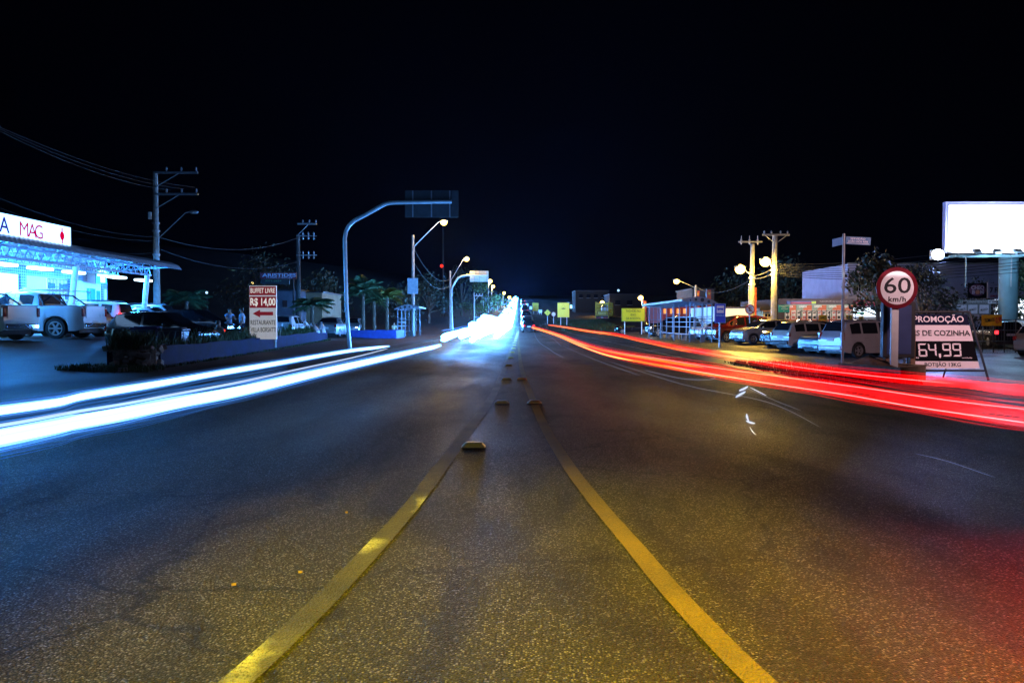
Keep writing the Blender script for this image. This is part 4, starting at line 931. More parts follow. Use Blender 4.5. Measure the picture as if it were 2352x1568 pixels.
def street_lamp(label, px, Y, pytop, lpx, lpy, power, bulb_r=.28, arm_from=None, group="sodium street lamps", base_py=None, polem=None, light=True):
    x = X(px, Y); g = gz(x, Y); hgt = Z(pytop, Y)-g; lx, lz = X(lpx, Y)-x, Z(lpy, Y)-g
    t = thing("street_lamp", label, "street lamp", (x, Y, g), 0, group)
    MB().tube([(0, 0, -.1), (0, 0, hgt)], [.20, .12], 8).build("post", polem or conc, t)
    za = arm_from if arm_from else hgt-1.2
    sgn = 1 if lx > 0 else -1
    MB().tube([(sgn*.12, -.05, za-.8), (sgn*.16, -.05, za), (lx*.82, -.05, lz+.02), (lx-sgn*.2, -.05, lz+.12)], .035, 8).build("arm", steel, t)
    hd = MB().ell((lx, -.05, lz+.17), (.42, .2, .12)).build("lamp_head", steel, t)
    MB().ell((lx, -.05, lz), (bulb_r, bulb_r*.92, bulb_r*.92)).build("bulb", bulb, hd)
    if light: lamp("sodium_light", 'POINT', (x+lx, Y-.05, g+lz-.5), SOD, power, .25)
    return t
t = street_lamp("nearest lit street lamp on the left, on a pole by the bus shelter", 949, 71, 540, 1020, 511, 2600, .31, arm_from=Z(565, 71))
MB().box((0, -.22, Z(657, 71)), (1.0, .03, 1.5)).build("notice_board", mat("notice_pale", (.3, .36, .42), .6), t, False)
t = street_lamp("second lit street lamp on the left, beside the far gantry", 1034, 100, 622, 1072, 595, 2600, .33)
for i, (lpx, lpy, Y, lb) in enumerate([(1126, 646, 165, "third street lamp on the left, just right of the pale overhead sign"), (1132.5, 658, 200, "fourth street lamp on the left, close below the third"), (1158, 673, 245, "fifth street lamp on the left, over the white glare"), (1170, 683, 330, "sixth street lamp in the far left cluster"), (1176, 689, 400, "seventh street lamp, deepest in the far left cluster"), (1201, 693, 400, "far street lamp right of the queue of red brake lights")]):
    street_lamp(lb, lpx-Y*0+(-6 if lpx < 1190 else 6)*60/Y*2, Y, lpy+3, lpx, lpy, 2200, .45 if Y < 300 else .65)
# radio mast with a red beacon
Y = 170; x = X(1018, Y); t = thing("radio_mast", "thin radio mast with a red beacon behind the near lamp", "mast", (x, Y, gz(x, Y)))
g = gz(x, Y); MB().tube([(0, 0, 0), (0, 0, Z(515, Y)-g)], [.3, .12], 6).build("mast", darkm, t); MB().ell((-.3, -.2, Z(611, Y)-g), (.35, .35, .35)).build("beacon", emi("beacon_red", (1, .02, .01), 3), t)
# body shop sign
Y = 60; x = X(640, Y); sg = thing("body_shop_sign", "dark red ARISTIDES body shop board on posts with a black board under it", "sign", (x, Y, 0))
zz = lambda py: Z(py, Y)
MB().box((0, 0, (zz(626)+zz(640.5))/2), (83/F*Y, .08, zz(626)-zz(640.5))).build("panel", mat("sign_wine", (.16, .012, .03), .5), sg, False, .01)
MB().box((-.25, 0, (zz(642)+zz(653))/2), (66/F*Y, .08, zz(642)-zz(653))).build("lower_panel", blackp, sg, False)
text("ARISTIDES", .26, (.1, -.05, zz(632.5)), mat("sign_letter_pale", (.5, .55, .7), .5), sg, 2.75, .03)
text("LATARIA E PINTURA", .09, (.1, -.05, zz(638.3)), MATS["sign_letter_pale"], sg, 2.1)
text("3371-2654", .13, (-.4, -.05, zz(645)), mat("sign_letter_green", (.12, .3, .14), .5), sg, 1.3)
for s in (-1, 1): MB().tube([(s*1.2, .1, gz(x, Y)), (s*1.2, .1, zz(626))], .07, 8).build("post", darkm, sg)
# dim houses behind
def house(label, l, r_, Y, pytop, col, depth=8, roof=False, name="house", wins=()):
    x0, x1 = X(l, Y), X(r_, Y); cx = (x0+x1)/2; g = gz(cx, Y+depth/2)-.6; ht = Z(pytop, Y)-g; w = x1-x0
    t = thing(name, label, "building", (cx, Y+depth/2, g))
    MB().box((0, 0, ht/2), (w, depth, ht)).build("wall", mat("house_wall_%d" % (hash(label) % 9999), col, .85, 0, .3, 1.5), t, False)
    MB().box((0, 0, ht+.06), (w+.3, depth+.3, .14)).build("roof", darkm, t, False)
    for (a, b, c, d, m_) in wins:
        xa, xb, za, zb_ = X(a, Y)-cx, X(b, Y)-cx, Z(d, Y)-g, Z(c, Y)-g
        wf = MB().box(((xa+xb)/2, -depth/2-.03, (za+zb_)/2), (xb-xa, .06, zb_-za)).build("window", m_, t, False)
        MB().box(((xa+xb)/2, -depth/2-.08, za-.04), (xb-xa+.1, .12, .06)).build("sill", conc, wf, False)
    return t
lit_y = emi("lit_window_yellow", (1, .75, .25), 1.5); lit_b = emi("lit_window_blue", (.4, .7, 1), 2.0); dkw = glass("dark_window", (.01, .012, .018))
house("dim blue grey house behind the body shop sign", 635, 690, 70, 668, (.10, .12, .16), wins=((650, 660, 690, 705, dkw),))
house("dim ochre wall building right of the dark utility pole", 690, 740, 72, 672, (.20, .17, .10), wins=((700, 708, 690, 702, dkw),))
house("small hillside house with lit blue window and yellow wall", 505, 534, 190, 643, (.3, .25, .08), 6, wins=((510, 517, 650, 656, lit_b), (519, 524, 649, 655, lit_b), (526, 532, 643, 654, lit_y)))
for px, py, Y, lb in ((581, 650, 120, "single warm light on a short pole above the restaurant sign"), (476, 672, 120, "single small blue light on a short pole above the dark car")):
    x = X(px, Y); t = thing("yard_light", lb, "lamp", (x, Y, gz(x, Y))); g = gz(x, Y)
    MB().tube([(0, 0, 0), (0, 0, max(.5, Z(py, Y)-g))], .06, 6).build("post", darkm, t); MB().ell((0, -.1, Z(py, Y)-g), (.2, .2, .2)).build("bulb", lit_y if py < 660 else lit_b, t)
# palms on the left
palm("lone low palm lit pale blue behind the parked cars, right of the canopy", X(428, 52), 52, Z(690, 52)-gz(X(428, 52), 52), 1.45, n=20, up=.9)
palm("tallest palm in the far blue planter behind the near gantry", X(834, 60), 60, Z(672, 60)-gz(X(834, 60), 60), 1.55, n=26, up=1.15)
palm("middle palm of the three in the far blue planter", X(859, 61.5), 61.5, Z(690, 61)-gz(X(859, 61), 61), 1.15, n=18)
palm("yellow lit palm nearest the bus shelter in the far blue planter", X(889, 62), 62, Z(682, 62)-gz(X(889, 62), 62), 1.4, n=22, fm=mat("palm_lit_yellow", (.12, .12, .02), .5, 0, .4, 3))  # yellow lamp light put into the frond colour
palm("dim palm between the body shop and the rubbish bags", X(717, 58), 58, Z(700, 58)-gz(X(717, 58), 58), 1.5, n=20, up=.7)
pl2 = thing("planter_wall", "short bright blue planter wall under three palms", "planter", (X(858, 58.5), 59.8, gz(X(858, 58.5), 59)))
bb = mat("bright_blue_wall", (.03, .08, .40), .7, 0, .3, 3)
MB().box((0, -1.3, .32), (3.6, .15, .64)).box((0, 3.0, .32), (3.6, .15, .64)).box((-1.72, .85, .32), (.15, 4.1, .64)).box((1.72, .85, .32), (.15, 4.1, .64)).build("wall", bb, pl2, False)
MB().box((0, .85, .27), (3.3, 4.0, .54)).build("soil", earth, pl2, False)
# bus shelters
def shelter(label, x, y, length, rz=0, name="bus_shelter", dim=1.0, z=None):
    """front eave along local y at x=0 (towards the road), depth along +x; fascia at y=0 faces -y"""
    t = thing(name, label, "bus shelter", (x, y, gz(x, y) if z is None else z), rz)
    top = lambda u: 2.70-.10*u+.30*math.sin(math.pi*min(1, u/2.2))*.9
    us = [i*.22 for i in range(11)]
    pan = mat("shelter_panel", (.20, .21, .24), .5, .2, .15, 3)
    mb = MB(); vs = []
    for yy_ in (-.25, length): vs += [(u-.2, yy_, top(u)) for u in us]+[(u-.2, yy_, top(u)-.05) for u in us[::-1]]
    n = 22; mb.add(vs, [(i, (i+1) % n, n+(i+1) % n, n+i) for i in range(n)]+[tuple(range(n))[::-1], tuple(range(n, 2*n))]); mb.build("roof", mat("shelter_roof", (.07, .085, .13), .5, .2, .2, 3), t, False)
    for yy_ in (-.28, length+.02):
        fa = MB().prism([(u-.2, top(u)+.02) for u in us]+[(2.0, 2.42), (-.2, 2.60)], yy_, yy_+.04, lambda a, b, d: (a, d, b)).build("fascia", pan, t, False)
        for (u, r_) in ((.28, .055), (.62, .085), (1.02, .12), (1.42, .09), (1.75, .055)):
            MB().lathe([(.005, -.005), (r_, -.005), (r_, .005), (.005, .005)], (u, yy_+(-.004 if yy_ < 0 else .044), top(u+.2)-.17), 14, Matrix.Rotation(R(90), 3, 'X')).build("round_hole", blackp, fa)
    MB().box((-.22, length/2-.12, 2.66), (.06, length+.3, .13)).build("front_eave", mat("eave_pale", (.28, .26, .23), .5), t, False)
    n = max(3, int(length/2.1)+1); pst = mat("shelter_steel", (.13, .145, .18), .45, .4, .15, 6)
    for i in range(n):
        q = .15+(length-.3)*i/(n-1)
        MB().tube([(1.75, q, 0), (1.75, q, 2.6)], .045, 8).build("post", pst, t)
        if i % 2 == 0: MB().tube([(.35, q, 0), (.35, q, 2.75)], .04, 8).build("post", pst, t)
    for zz in (.95, 1.30, 1.65): MB().tube([(1.70, .1, zz), (1.70, length-.1, zz)], .025, 6).build("back_rail", pst, t)
    for s in (0.05, length-.05):
        m_ = MB()
        for zz in (.5, 1.0, 1.5): m_.tube([(.35, s, zz), (1.75, s, zz)], .02, 6)
        for u in (.35, .7, 1.05, 1.4): m_.tube([(u, s, .45), (u, s, 2.5)], .02, 6)
        m_.build("side_grille", pst, t)
    b = MB().box((1.25, length/2, .46), (.38, length-.5, .05)).build("bench", mat("bench_slab", (.25, .26, .28), .6), t, False, .01)
    for i in range(n-1):
        q = .5+(length-1.0)*i/max(1, n-2); MB().box((1.25, q, .22), (.3, .06, .43)).build("bench_leg", pst, b, False)
    return t
shelter("distant bus shelter on the left with round holes in its curved fascia", X(957, 67), 67, 5.2, 0, dim=.5).scale = (-1, 1, 1)
person("person in a pale yellow shirt waiting beside the left bus shelter", X(904, 66), 66, R(-60), (.5, .48, .3), (.04, .04, .06), 'sit', 1.7)
# dark roadside trees on the left, far
random.seed(21)
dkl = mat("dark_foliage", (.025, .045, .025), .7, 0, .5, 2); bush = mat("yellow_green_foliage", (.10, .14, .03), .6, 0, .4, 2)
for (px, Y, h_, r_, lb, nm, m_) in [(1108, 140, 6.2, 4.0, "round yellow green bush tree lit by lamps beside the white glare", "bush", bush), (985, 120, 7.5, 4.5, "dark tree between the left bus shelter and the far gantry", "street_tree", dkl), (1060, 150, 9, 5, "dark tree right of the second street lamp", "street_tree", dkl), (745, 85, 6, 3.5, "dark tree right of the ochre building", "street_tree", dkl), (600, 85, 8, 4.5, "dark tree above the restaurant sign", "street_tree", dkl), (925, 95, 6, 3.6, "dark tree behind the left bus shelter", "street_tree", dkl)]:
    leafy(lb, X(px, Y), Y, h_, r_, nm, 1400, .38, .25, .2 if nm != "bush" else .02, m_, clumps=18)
for i, (px, Y, py) in enumerate([(1089, 120, 672), (1110, 150, 680), (1143, 200, 690), (1152, 240, 695)]):
    utility_pole(["slim dark pole left of the yellow green bush tree", "slim dark pole right of the yellow green bush tree", "slim far pole above the white glare, the left one", "slim far pole above the white glare, the right one"][i], px, Y, py, [(Z(py, Y)-gz(X(px, Y), Y)-.5, 1.4, 1)], name="utility_pole", r=.12)
# ================================================================== right side
random.seed(11)
def post_sign(t, xs_, Y, z0, z1, r=.045, m=None):
    for q in xs_: MB().tube([(q, .03, z0), (q, .03, z1)], r, 8).build("post", m or whitep, t)
# 60 km/h sign
Y = 17.0; x = X(2059, Y); zc = D(2061, 661, Y).z; r = 47.5/F*Y
sp = thing("speed_sign", "round red ringed 60 speed sign on a thick white post", "road sign", (x, Y, 0))
M90 = Matrix.Rotation(R(90), 3, 'X')
redr = mat("sign_ring_red", (.16, .006, .016), .35, 0, .08, 4, 0, .4); facew = mat("sign_face_white", (.90, .87, .87), .45, 0, .05, 4)
MB().lathe([(.01, -.01), (r, -.01), (r, .008), (.01, .008)], (0, 0, zc), 48, M90).build("ring", redr, sp)
MB().lathe([(.01, .0), (r*.805, .0), (r*.805, .013), (.01, .013)], (0, 0, zc), 48, M90).build("face", facew, sp)
text("60", .355, (0, -.016, zc+.035), inkb, sp, .61, .008)
text("km/h", .115, (.0, -.016, zc-.265), inkb, sp, .40, .03, space=1.12)
MB().box((-.015, .06, (zc-.25)/2-.05), (.17, .06, zc-.15)).build("post", whitep, sp, False, .01)
# street name post
Y = 18.1; x = X(1936, Y)
sn = thing("street_name_post", "slim grey post with two blue street name plates on top", "street sign", (x, Y, 0))
ztop = Z(537, Y); MB().tube([(0, 0, -.1), (0, 0, ztop)], .033, 10).build("post", steel, sn)
blp = mat("street_plate_blue", (.06, .16, .34), .45, 0, .1, 5)
p1 = MB().box((.31, -.02, 0), (.58, .02, .19)).build("name_plate", blp, sn, True, .004); p1.location = (0, -.03, ztop-.16); p1.rotation_euler = (0, R(4), R(-8))
text("SERVIDÃO", .045, (.30, -.033, .045), inkw, p1, .34); text("JOÃO DOS REIS", .045, (.31, -.033, -.02), inkw, p1, .46); MB().box((.31, -.031, -.065), (.5, .004, .008)).build("underline", inkw, p1, False)
p2 = MB().box((0, .31, 0), (.02, .58, .19)).build("name_plate", blp, sn, True, .004); p2.location = (0, .03, ztop-.16)
# planter with earth
pc = thing("concrete_planter", "low weathered concrete planter heaped with earth under the speed sign", "planter", (0, 0, 0))
cor = [Vector((8.02, 18.15, 0)), Vector((8.55, 16.25, 0)), Vector((9.72, 17.35, 0)), Vector((9.3, 19.2, 0))]
planm = mat("planter_concrete", (.24, .18, .12), .9, 0, .5, 4, .5, dirt=(.11, .08, .05))
cen = sum(cor, Vector())/4
mb = MB(); inn = [c+(cen-c).normalized()*.2 for c in cor]
for i in range(4):
    j = (i+1) % 4; lo = Vector((0, 0, -.12)); hi = Vector((0, 0, .30))
    mb.add([cor[i]+lo, cor[j]+lo, cor[j]+hi, cor[i]+hi, inn[i]+lo, inn[j]+lo, inn[j]+hi, inn[i]+hi], [(0, 1, 2, 3), (5, 4, 7, 6), (3, 2, 6, 7)])
mb.build("wall", planm, pc, False)
mb = MB(); n = 14; vs = []
for i in range(n+1):
    for j in range(n+1):
        a, b = i/n, j/n; p = (inn[0]*(1-a)+inn[1]*a)*(1-b)+(inn[3]*(1-a)+inn[2]*a)*b
        hgt = .24+.30*math.sin(math.pi*a)**.6*math.sin(math.pi*b)**.7*(.7+.5*math.sin(3*a+2*b+1))+.03*math.sin(17*a)*math.sin(13*b)
        vs.append((p.x, p.y, hgt))
mb.add(vs, [(i*(n+1)+j, i*(n+1)+j+1, (i+1)*(n+1)+j+1, (i+1)*(n+1)+j) for i in range(n) for j in range(n)]); mb.build("earth_heap", earth, pc)
# totem behind
Y = 18.0; x = X(2068, Y)
tt = thing("advert_totem", "dark blue advertising totem on two brown posts behind the speed sign", "totem sign", (x, Y, 0))
navy = mat("totem_blue", (.03, .045, .12), .45, 0, .2, 3)
MB().box((-.06, 0, 1.12), (.78, .16, 1.35)).build("frame", blackp, tt, False, .02); MB().box((-.07, -.085, 1.12), (.58, .02, 1.18)).build("panel", navy, tt, False)
for s in (-1, 1): MB().box((s*.30, .02, .52), (.12, .12, 1.2)).build("post", wood, tt, False, .01)
# promo banner stand
Y = 18.6; x = X(2172, Y); g = gz(x, Y)
bs = thing("promo_banner_stand", "metal frame stand with a black and white cooking gas promotion banner", "banner stand", (x, Y, g), R(-4))
fx = lambda px: (px-2172)/F*Y
ht = Z(714, Y)-g; zl = lambda py: Z(py, Y)-g
tilt = R(-9); fr = MB(); wL, wR = fx(2092), fx(2242)
lean = lambda z: .30*(z/ht)
P_ = lambda px, py: (fx(px), lean(zl(py)), zl(py))
fr.tube([P_(2238, 714), (fx(2266), -.05, -.02)], .028, 8); fr.tube([P_(2100, 714), (fx(2078), -.05, -.02)], .028, 8); fr.tube([P_(2098, 716), P_(2240, 716)], .028, 8); fr.tube([P_(2085, 851), P_(2262, 851)], .025, 8)
fr.tube([P_(2225, 716), (fx(2202), .75, 0)], .022, 8); fr.tube([P_(2105, 716), (fx(2118), .75, 0)], .022, 8); fr.build("frame", darkm, bs)
def band(nm, py0, py1, m, off=-.03):
    e = lambda py: (2107-(py-720)/(847-720)*11, 2231+(py-722)/(844-722)*19)
    (a0, b0), (a1, b1) = e(py0), e(py1)
    q = [P_(a0, py0), P_(b0, py0+1), P_(b1, py1+0), P_(a1, py1+1)]
    q = [Vector(v)+Vector((0, off, 0)) for v in q]; bk = [v+Vector((0, .012, 0)) for v in q]
    return MB().add(q+bk, [(3, 2, 1, 0), (4, 5, 6, 7), (0, 1, 5, 4), (1, 2, 6, 5), (2, 3, 7, 6), (3, 0, 4, 7)]).build(nm, m, bs, False)
pinkw = mat("banner_white", (.74, .64, .66), .6, 0, .06, 3); bnavy = mat("banner_navy", (.010, .012, .035), .9, 0, .1, 3); bblk = mat("banner_black", (.004, .004, .006), .9, 0, .1, 3)
for m_ in (bnavy, bblk): m_.node_tree.nodes["Principled BSDF"].inputs["Specular IOR Level"].default_value = .08
band("banner_band", 721, 746, bnavy); band("banner_band", 746, 783, pinkw); band("banner_band", 783, 829, bblk); band("banner_band", 829, 846, pinkw)
al = math.atan2(.30, ht); RB = (R(90)-al, 0, 0)
def btext(s, px, py, hpx, wpx, m, bold=.03):
    p = Vector(P_(px, py))+Vector((0, -.042, 0)); return text(s, hpx/F*Y, p, m, bs, wpx/F*Y, bold, RB)
pinkt = mat("banner_text_pink", (.80, .70, .72), .6, 0, .05)
btext("PROMOÇÃO", 2166, 733.5, 14, 112, pinkt, .018); btext("ÀS DE COZINHA", 2168, 765.5, 12.5, 132, inkb, .022)
btext("BOTIJÃO 13KG", 2168, 837.5, 8.5, 80, inkb, .012); btext("R$", 2113, 822, 3.2, 6, pinkt, .0); btext("unidade", 2223, 821.5, 3.2, 22, pinkt, .0)
SEG = {'6': 'acdefg', '4': 'bcfg', '9': 'abcdfg'}
dg = MB()
def seg(cx, cy, w, h, on):
    th = 3.4; k = 1.5; hw, hh = w/2, h/2
    shp = {'a': (-hw+k, -hh, hw-k, -hh, 'h', 1), 'd': (-hw+k, hh, hw-k, hh, 'h', -1), 'g': (-hw+k, 0, hw-k, 0, 'g', 0)}
    def Q(a, b): return Vector(P_(cx+a, cy+b))+Vector((0, -.040, 0))
    def poly(p): dg.add([Q(*q) for q in p]+[Q(*q)+Vector((0, .006, 0)) for q in p], [tuple(range(len(p))), tuple(range(len(p), 2*len(p)))[::-1]]+[(i, (i+1) % len(p), len(p)+(i+1) % len(p), len(p)+i) for i in range(len(p))])
    if 'a' in on: poly([(-hw+1, -hh), (-hw+1+th, -hh+th), (hw-1-th, -hh+th), (hw-1, -hh)])
    if 'd' in on: poly([(-hw+1, hh), (hw-1, hh), (hw-1-th, hh-th), (-hw+1+th, hh-th)])
    if 'g' in on: poly([(-hw+1.5, 0), (-hw+3, th/2), (hw-3, th/2), (hw-1.5, 0), (hw-3, -th/2), (-hw+3, -th/2)])
    for c, sx, y0, y1 in (('f', -1, -hh+1, -1), ('b', 1, -hh+1, -1), ('e', -1, 1, hh-1), ('c', 1, 1, hh-1)):
        if c in on: poly([(sx*hw, y0), (sx*hw, y1), (sx*(hw-th), y1-(th*.6 if y1 > 0 else 0)), (sx*(hw-th), y0+(th*.6 if y0 < -3 else 0))])
seg(2126, 804, 19, 30, SEG['6']); seg(2147.5, 803.5, 18, 30, SEG['4']); seg(2179.5, 803.5, 19, 30, SEG['9']); seg(2202, 803.5, 19, 30, SEG['9'])
dg.add([Vector(P_(a, b))+Vector((0, -.040, 0)) for a, b in ((2161, 812), (2166, 812), (2166, 819), (2163.5, 823), (2161, 819))], [(0, 1, 2, 3, 4)])
dg.build("price_digits", pinkt, bs, False)
# OFF road signs
yelS = mat("retro_yellow_sheet", (.78, .68, .015), .5, 0, .05, 4); yelB = mat("retro_yellow_pale", (.85, .80, .10), .5, 0, .05, 4)
Y = 79; x = X(1454.5, Y); sg = thing("road_sign", "yellow rectangular TACHÕES NO EIXO DA RODOVIA warning board on two white posts", "road sign", (x, Y, 0))
zz = lambda py: Z(py, Y); w_ = 53.5/F*Y
MB().box((0, 0, (zz(708)+zz(738))/2), (w_, .04, zz(708)-zz(738))).build("panel", yelS, sg, True, .01)
ol = MB(); hw, z0, z1 = w_/2-.05, zz(738)+.05, zz(708)-.05
for (a, b, c, d) in ((-hw, hw, z1, z1), (-hw, hw, z0, z0)): ol.box((0, -.025, a and c), (2*hw, .006, .025))
for s in (-1, 1): ol.box((s*hw, -.0245, (z0+z1)/2), (.025, .006, z1-z0-.026))
ol.build("border_line", inkb, sg, False)
for s, py, wpx in (("TACHÕES NO", 714.5, 34), ("EIXO", 723, 12), ("DA RODOVIA", 731.5, 33)): text(s, .235, (0, -.024, zz(py)), inkb, sg, wpx/F*Y, .0)
post_sign(sg, (X(1435, Y)-x, X(1474, Y)-x), Y, gz(x, Y)-.1, zz(737))
Y = 112; x = X(1294, Y); sg = thing("road_sign", "large square yellow speed bump warning sign on two white posts", "road sign", (x, Y, 0)); zz = lambda py: Z(py, Y)
MB().box((0, 0, (zz(695)+zz(728.5))/2), (27/F*Y, .05, zz(695)-zz(728.5))).build("panel", yelB, sg, True, .01)
bm_ = MB(); bm_.prism([(-.34, 0), (-.22, .07), (-.1, .13), (0, .15), (.1, .13), (.22, .07), (.34, 0)], -.045, -.03, lambda a, b, d: (a, d, zz(709.5)+b)); bm_.build("bump_symbol", inkb, sg, False)
tr_ = MB(); P = [(-.5, zz(706.5)-.35), (.5, zz(706.5)-.35), (0, zz(697.5))]
tr_.tube([(P[0][0], -.03, P[0][1]), (P[2][0], -.03, P[2][1])], .012, 4).tube([(P[1][0], -.03, P[1][1]), (P[2][0], -.03, P[2][1])], .012, 4); tr_.build("triangle_outline", mat("sign_grey", (.5, .48, .1), .5), sg, False)
post_sign(sg, (X(1288, Y)-x, X(1302, Y)-x), Y, gz(x, Y)-.1, zz(728))
Y = 118; x = X(1257.5, Y); sg = thing("road_sign", "small yellow diamond warning sign left of the round one", "road sign", (x, Y, 0)); zz = lambda py: Z(py, Y)
MB().box((0, 0, zz(718)), (.74, .04, .74), M=Matrix.Rotation(R(45), 3, 'Y')).build("panel", yelB, sg, False, .01)
MB().box((0, -.026, zz(718)), (.05, .01, .28)).build("symbol", inkb, sg, False); post_sign(sg, (0,), Y, gz(x, Y)-.1, zz(722))
x = X(1271.5, Y); sg = thing("road_sign", "small round white speed sign between the diamond and the bump sign", "road sign", (x, Y, 0))
MB().lathe([(.01, -.01), (.40, -.01), (.40, .01), (.01, .01)], (0, 0, zz(721.5)), 24, M90).build("ring", redr, sg); MB().lathe([(.01, .0), (.31, .0), (.31, .016), (.01, .016)], (0, 0, zz(721.5)), 24, M90).build("face", facew, sg); post_sign(sg, (0,), Y, gz(x, Y)-.1, zz(726))
for lb, px, Y, py0, py1, wpx, m_, ground_py in [("far large yellow board on two posts beyond the diamond sign", 1230, 165, 695.5, 714, 14, yelB, 724), ("far small white board right below the far yellow board", 1241, 160, 711, 718, 8, facew, 724), ("far white board left of the far yellow board, the nearest of two", 1219, 200, 703, 714, 6, facew, 722), ("farthest small pale board beside the queue of cars", 1211, 240, 697, 706, 5, facew, 716)]:
    x = X(px, Y); sg = thing("road_sign", lb, "road sign", (x, Y, 0)); za, zb_ = Z(py0, Y), Z(py1, Y)
    MB().box((0, 0, (za+zb_)/2), (wpx/F*Y, .05, za-zb_)).build("panel", m_, sg, False, .01); MB().box((0, -.03, (za+zb_)/2+.1), (wpx/F*Y*.4, .01, .06)).build("symbol", inkb, sg, False)
    q = wpx/F*Y*.3; post_sign(sg, (-q, q), Y, min(gz(x, Y), Z(ground_py, Y))-.3, zb_)
# bus stop sign
Y = 40; x = X(1654, Y); bs_ = thing("bus_stop_sign", "blue ÔNIBUS bus stop sign with a white pictogram on a grey post", "road sign", (x, Y, 0)); zz = lambda py: Z(py, Y); px_ = 1/F*Y
blS = mat("bus_sign_blue", (.01, .06, .62), .4, 0, .06, 4)
MB().box((0, 0, (zz(697)+zz(741.5))/2), (25*px_, .04, 44.5*px_)).build("panel", blS, bs_, True, .02)
MB().box((0, -.022, (zz(702)+zz(718.5))/2), (16.5*px_, .01, 17*px_)).build("pictogram_field", inkw, bs_, False)
pb = MB(); pb.box((0, -.030, zz(709.5)), (14*px_, .008, 3.6*px_)); [pb.lathe([(.002, -.004), (1.1*px_, -.004), (1.1*px_, .004), (.002, .004)], (s*4*px_, -.031, zz(711.7)), 10, M90) for s in (-1, 1)]; pb.build("bus_symbol", blS, bs_, False)
text("ÔNIBUS", 4.2*px_, (0, -.024, zz(724.5)), mat("sign_letter_lightblue", (.3, .55, .85), .5), bs_, 19*px_, .02)
ol = MB(); w2, h2 = 23.4*px_/2, 43*px_/2; zc_ = (zz(697)+zz(741.5))/2
for s in (-1, 1): ol.box((0, -.0235, zc_+s*h2), (2*w2, .006, .014)); ol.box((s*w2, -.0230, zc_), (.014, .006, 2*h2-.02))
ol.build("border_line", MATS["sign_letter_lightblue"], bs_, False)
MB().tube([(0, .06, gz(x, Y)-.1), (0, .06, zz(700))], .05, 10).build("post", steel, bs_)
sh2 = shelter("long bus shelter on the right with a curved roof and round holes in its fascia", X(1573, 46.5), 46.5, 14.0, R(0.0), z=.02)
# parked row
pr = "cars parked in a row on the right"
car("parked_car", "silver minivan parked rear to the road right of the street name post", "car", 'minivan', 15.9, 33.2, .32, (.46, .45, .48), pr, .4, .25, 5, tail_tall=True, lowtrim=True)
car("parked_car", "small blue silver car facing the road between the wagon and the minivan", "car", 'sedan', 16.2, 36.0, .32+math.pi, (.22, .26, .32), pr, .5, .3, dz=-.02)
car("parked_car", "old boxy pale beige wagon with rear to the road and black trim", "car", 'wagon', 15.7, 38.7, .32, (.34, .32, .28), pr, 0, .35, 9, scale=1.04)
car("parked_car", "glossy black car facing the road between the silver hatchback and the boxy wagon", "car", 'hatch', 16.1, 41.8, .30+math.pi, (.008, .008, .012), pr, 0, .12)
car("parked_car", "silver hatchback facing the road between the dark red and the black car", "car", 'hatch', 15.4, 45.2, .25+math.pi, (.36, .36, .38), pr, .5, .25)
car("parked_car", "dark red car facing the road just right of the bus stop sign", "car", 'minivan', 14.9, 48.8, .25+math.pi, (.11, .006, .008), pr, .2, .25, scale=1.05)
car("parked_car", "white car behind the near end of the bus shelter", "car", 'hatch', 15.3, 52.2, .2+math.pi, (.6, .6, .62), pr, 0, .3)
car("parked_car", "pale silver car glimpsed through the middle of the bus shelter", "car", 'sedan', 15.6, 55.4, .2+math.pi, (.42, .44, .48), pr, .5, .3)
car("parked_car", "black off-road car with lit headlamps behind the far end of the bus shelter", "car", 'suv', X(1545, 66), 66, R(184), (.008, .008, .010), pr, 0, .2, 6, head=True, scale=1.08)
car("parked_car", "black car behind the yellow warning board, seen from the side", "car", 'hatch', X(1452, 83), 83, R(180), (.010, .010, .013), pr, 0, .2, 6)
car("parked_car", "gold beige hatchback cut by the right picture edge", "car", 'hatch', 24.7, 33.6, .45, (.42, .34, .27), pr, .5, .3)
car("parked_car", "dark car seen from behind with lit red lamps beyond the yellow tomato poster", "car", 'hatch', X(2287, 42), 42, R(78), (.02, .02, .028), pr, .3, .25, brake=True)
car("parked_car", "white car behind the gold hatchback at the right picture edge", "car", 'hatch', X(2345, 44), 44, R(80), (.55, .55, .6), pr, 0, .3)
car("parked_car", "white car roof peeping out behind the speed sign totem", "car", 'sedan', X(2010, 44), 44, .3, (.55, .55, .58), pr, 0, .3)
lamp("headlight_beam", 'POINT', (X(1500, 65)-.4, 64.6, .85), (.8, .9, 1), 60, .12)
tc_ = car("unseen_brake_car", "unseen grey car with lit brake lamps added where the red streaks end", "car", 'hatch', 5.62, 2.55, R(-35), (.25, .26, .28), None, .5, .3, brake=True, z=0)  # unseen car added as a red source for the road
for (a, b) in ((3.40, 2.86), (4.40, 4.28)): lamp("brake_light", 'SPOT', (a, b, .84), (1, .03, .02), 430, .10, None, (1.6, 2.9, 0), R(98), 1.0)  # spots of the added car redden the lower right asphalt
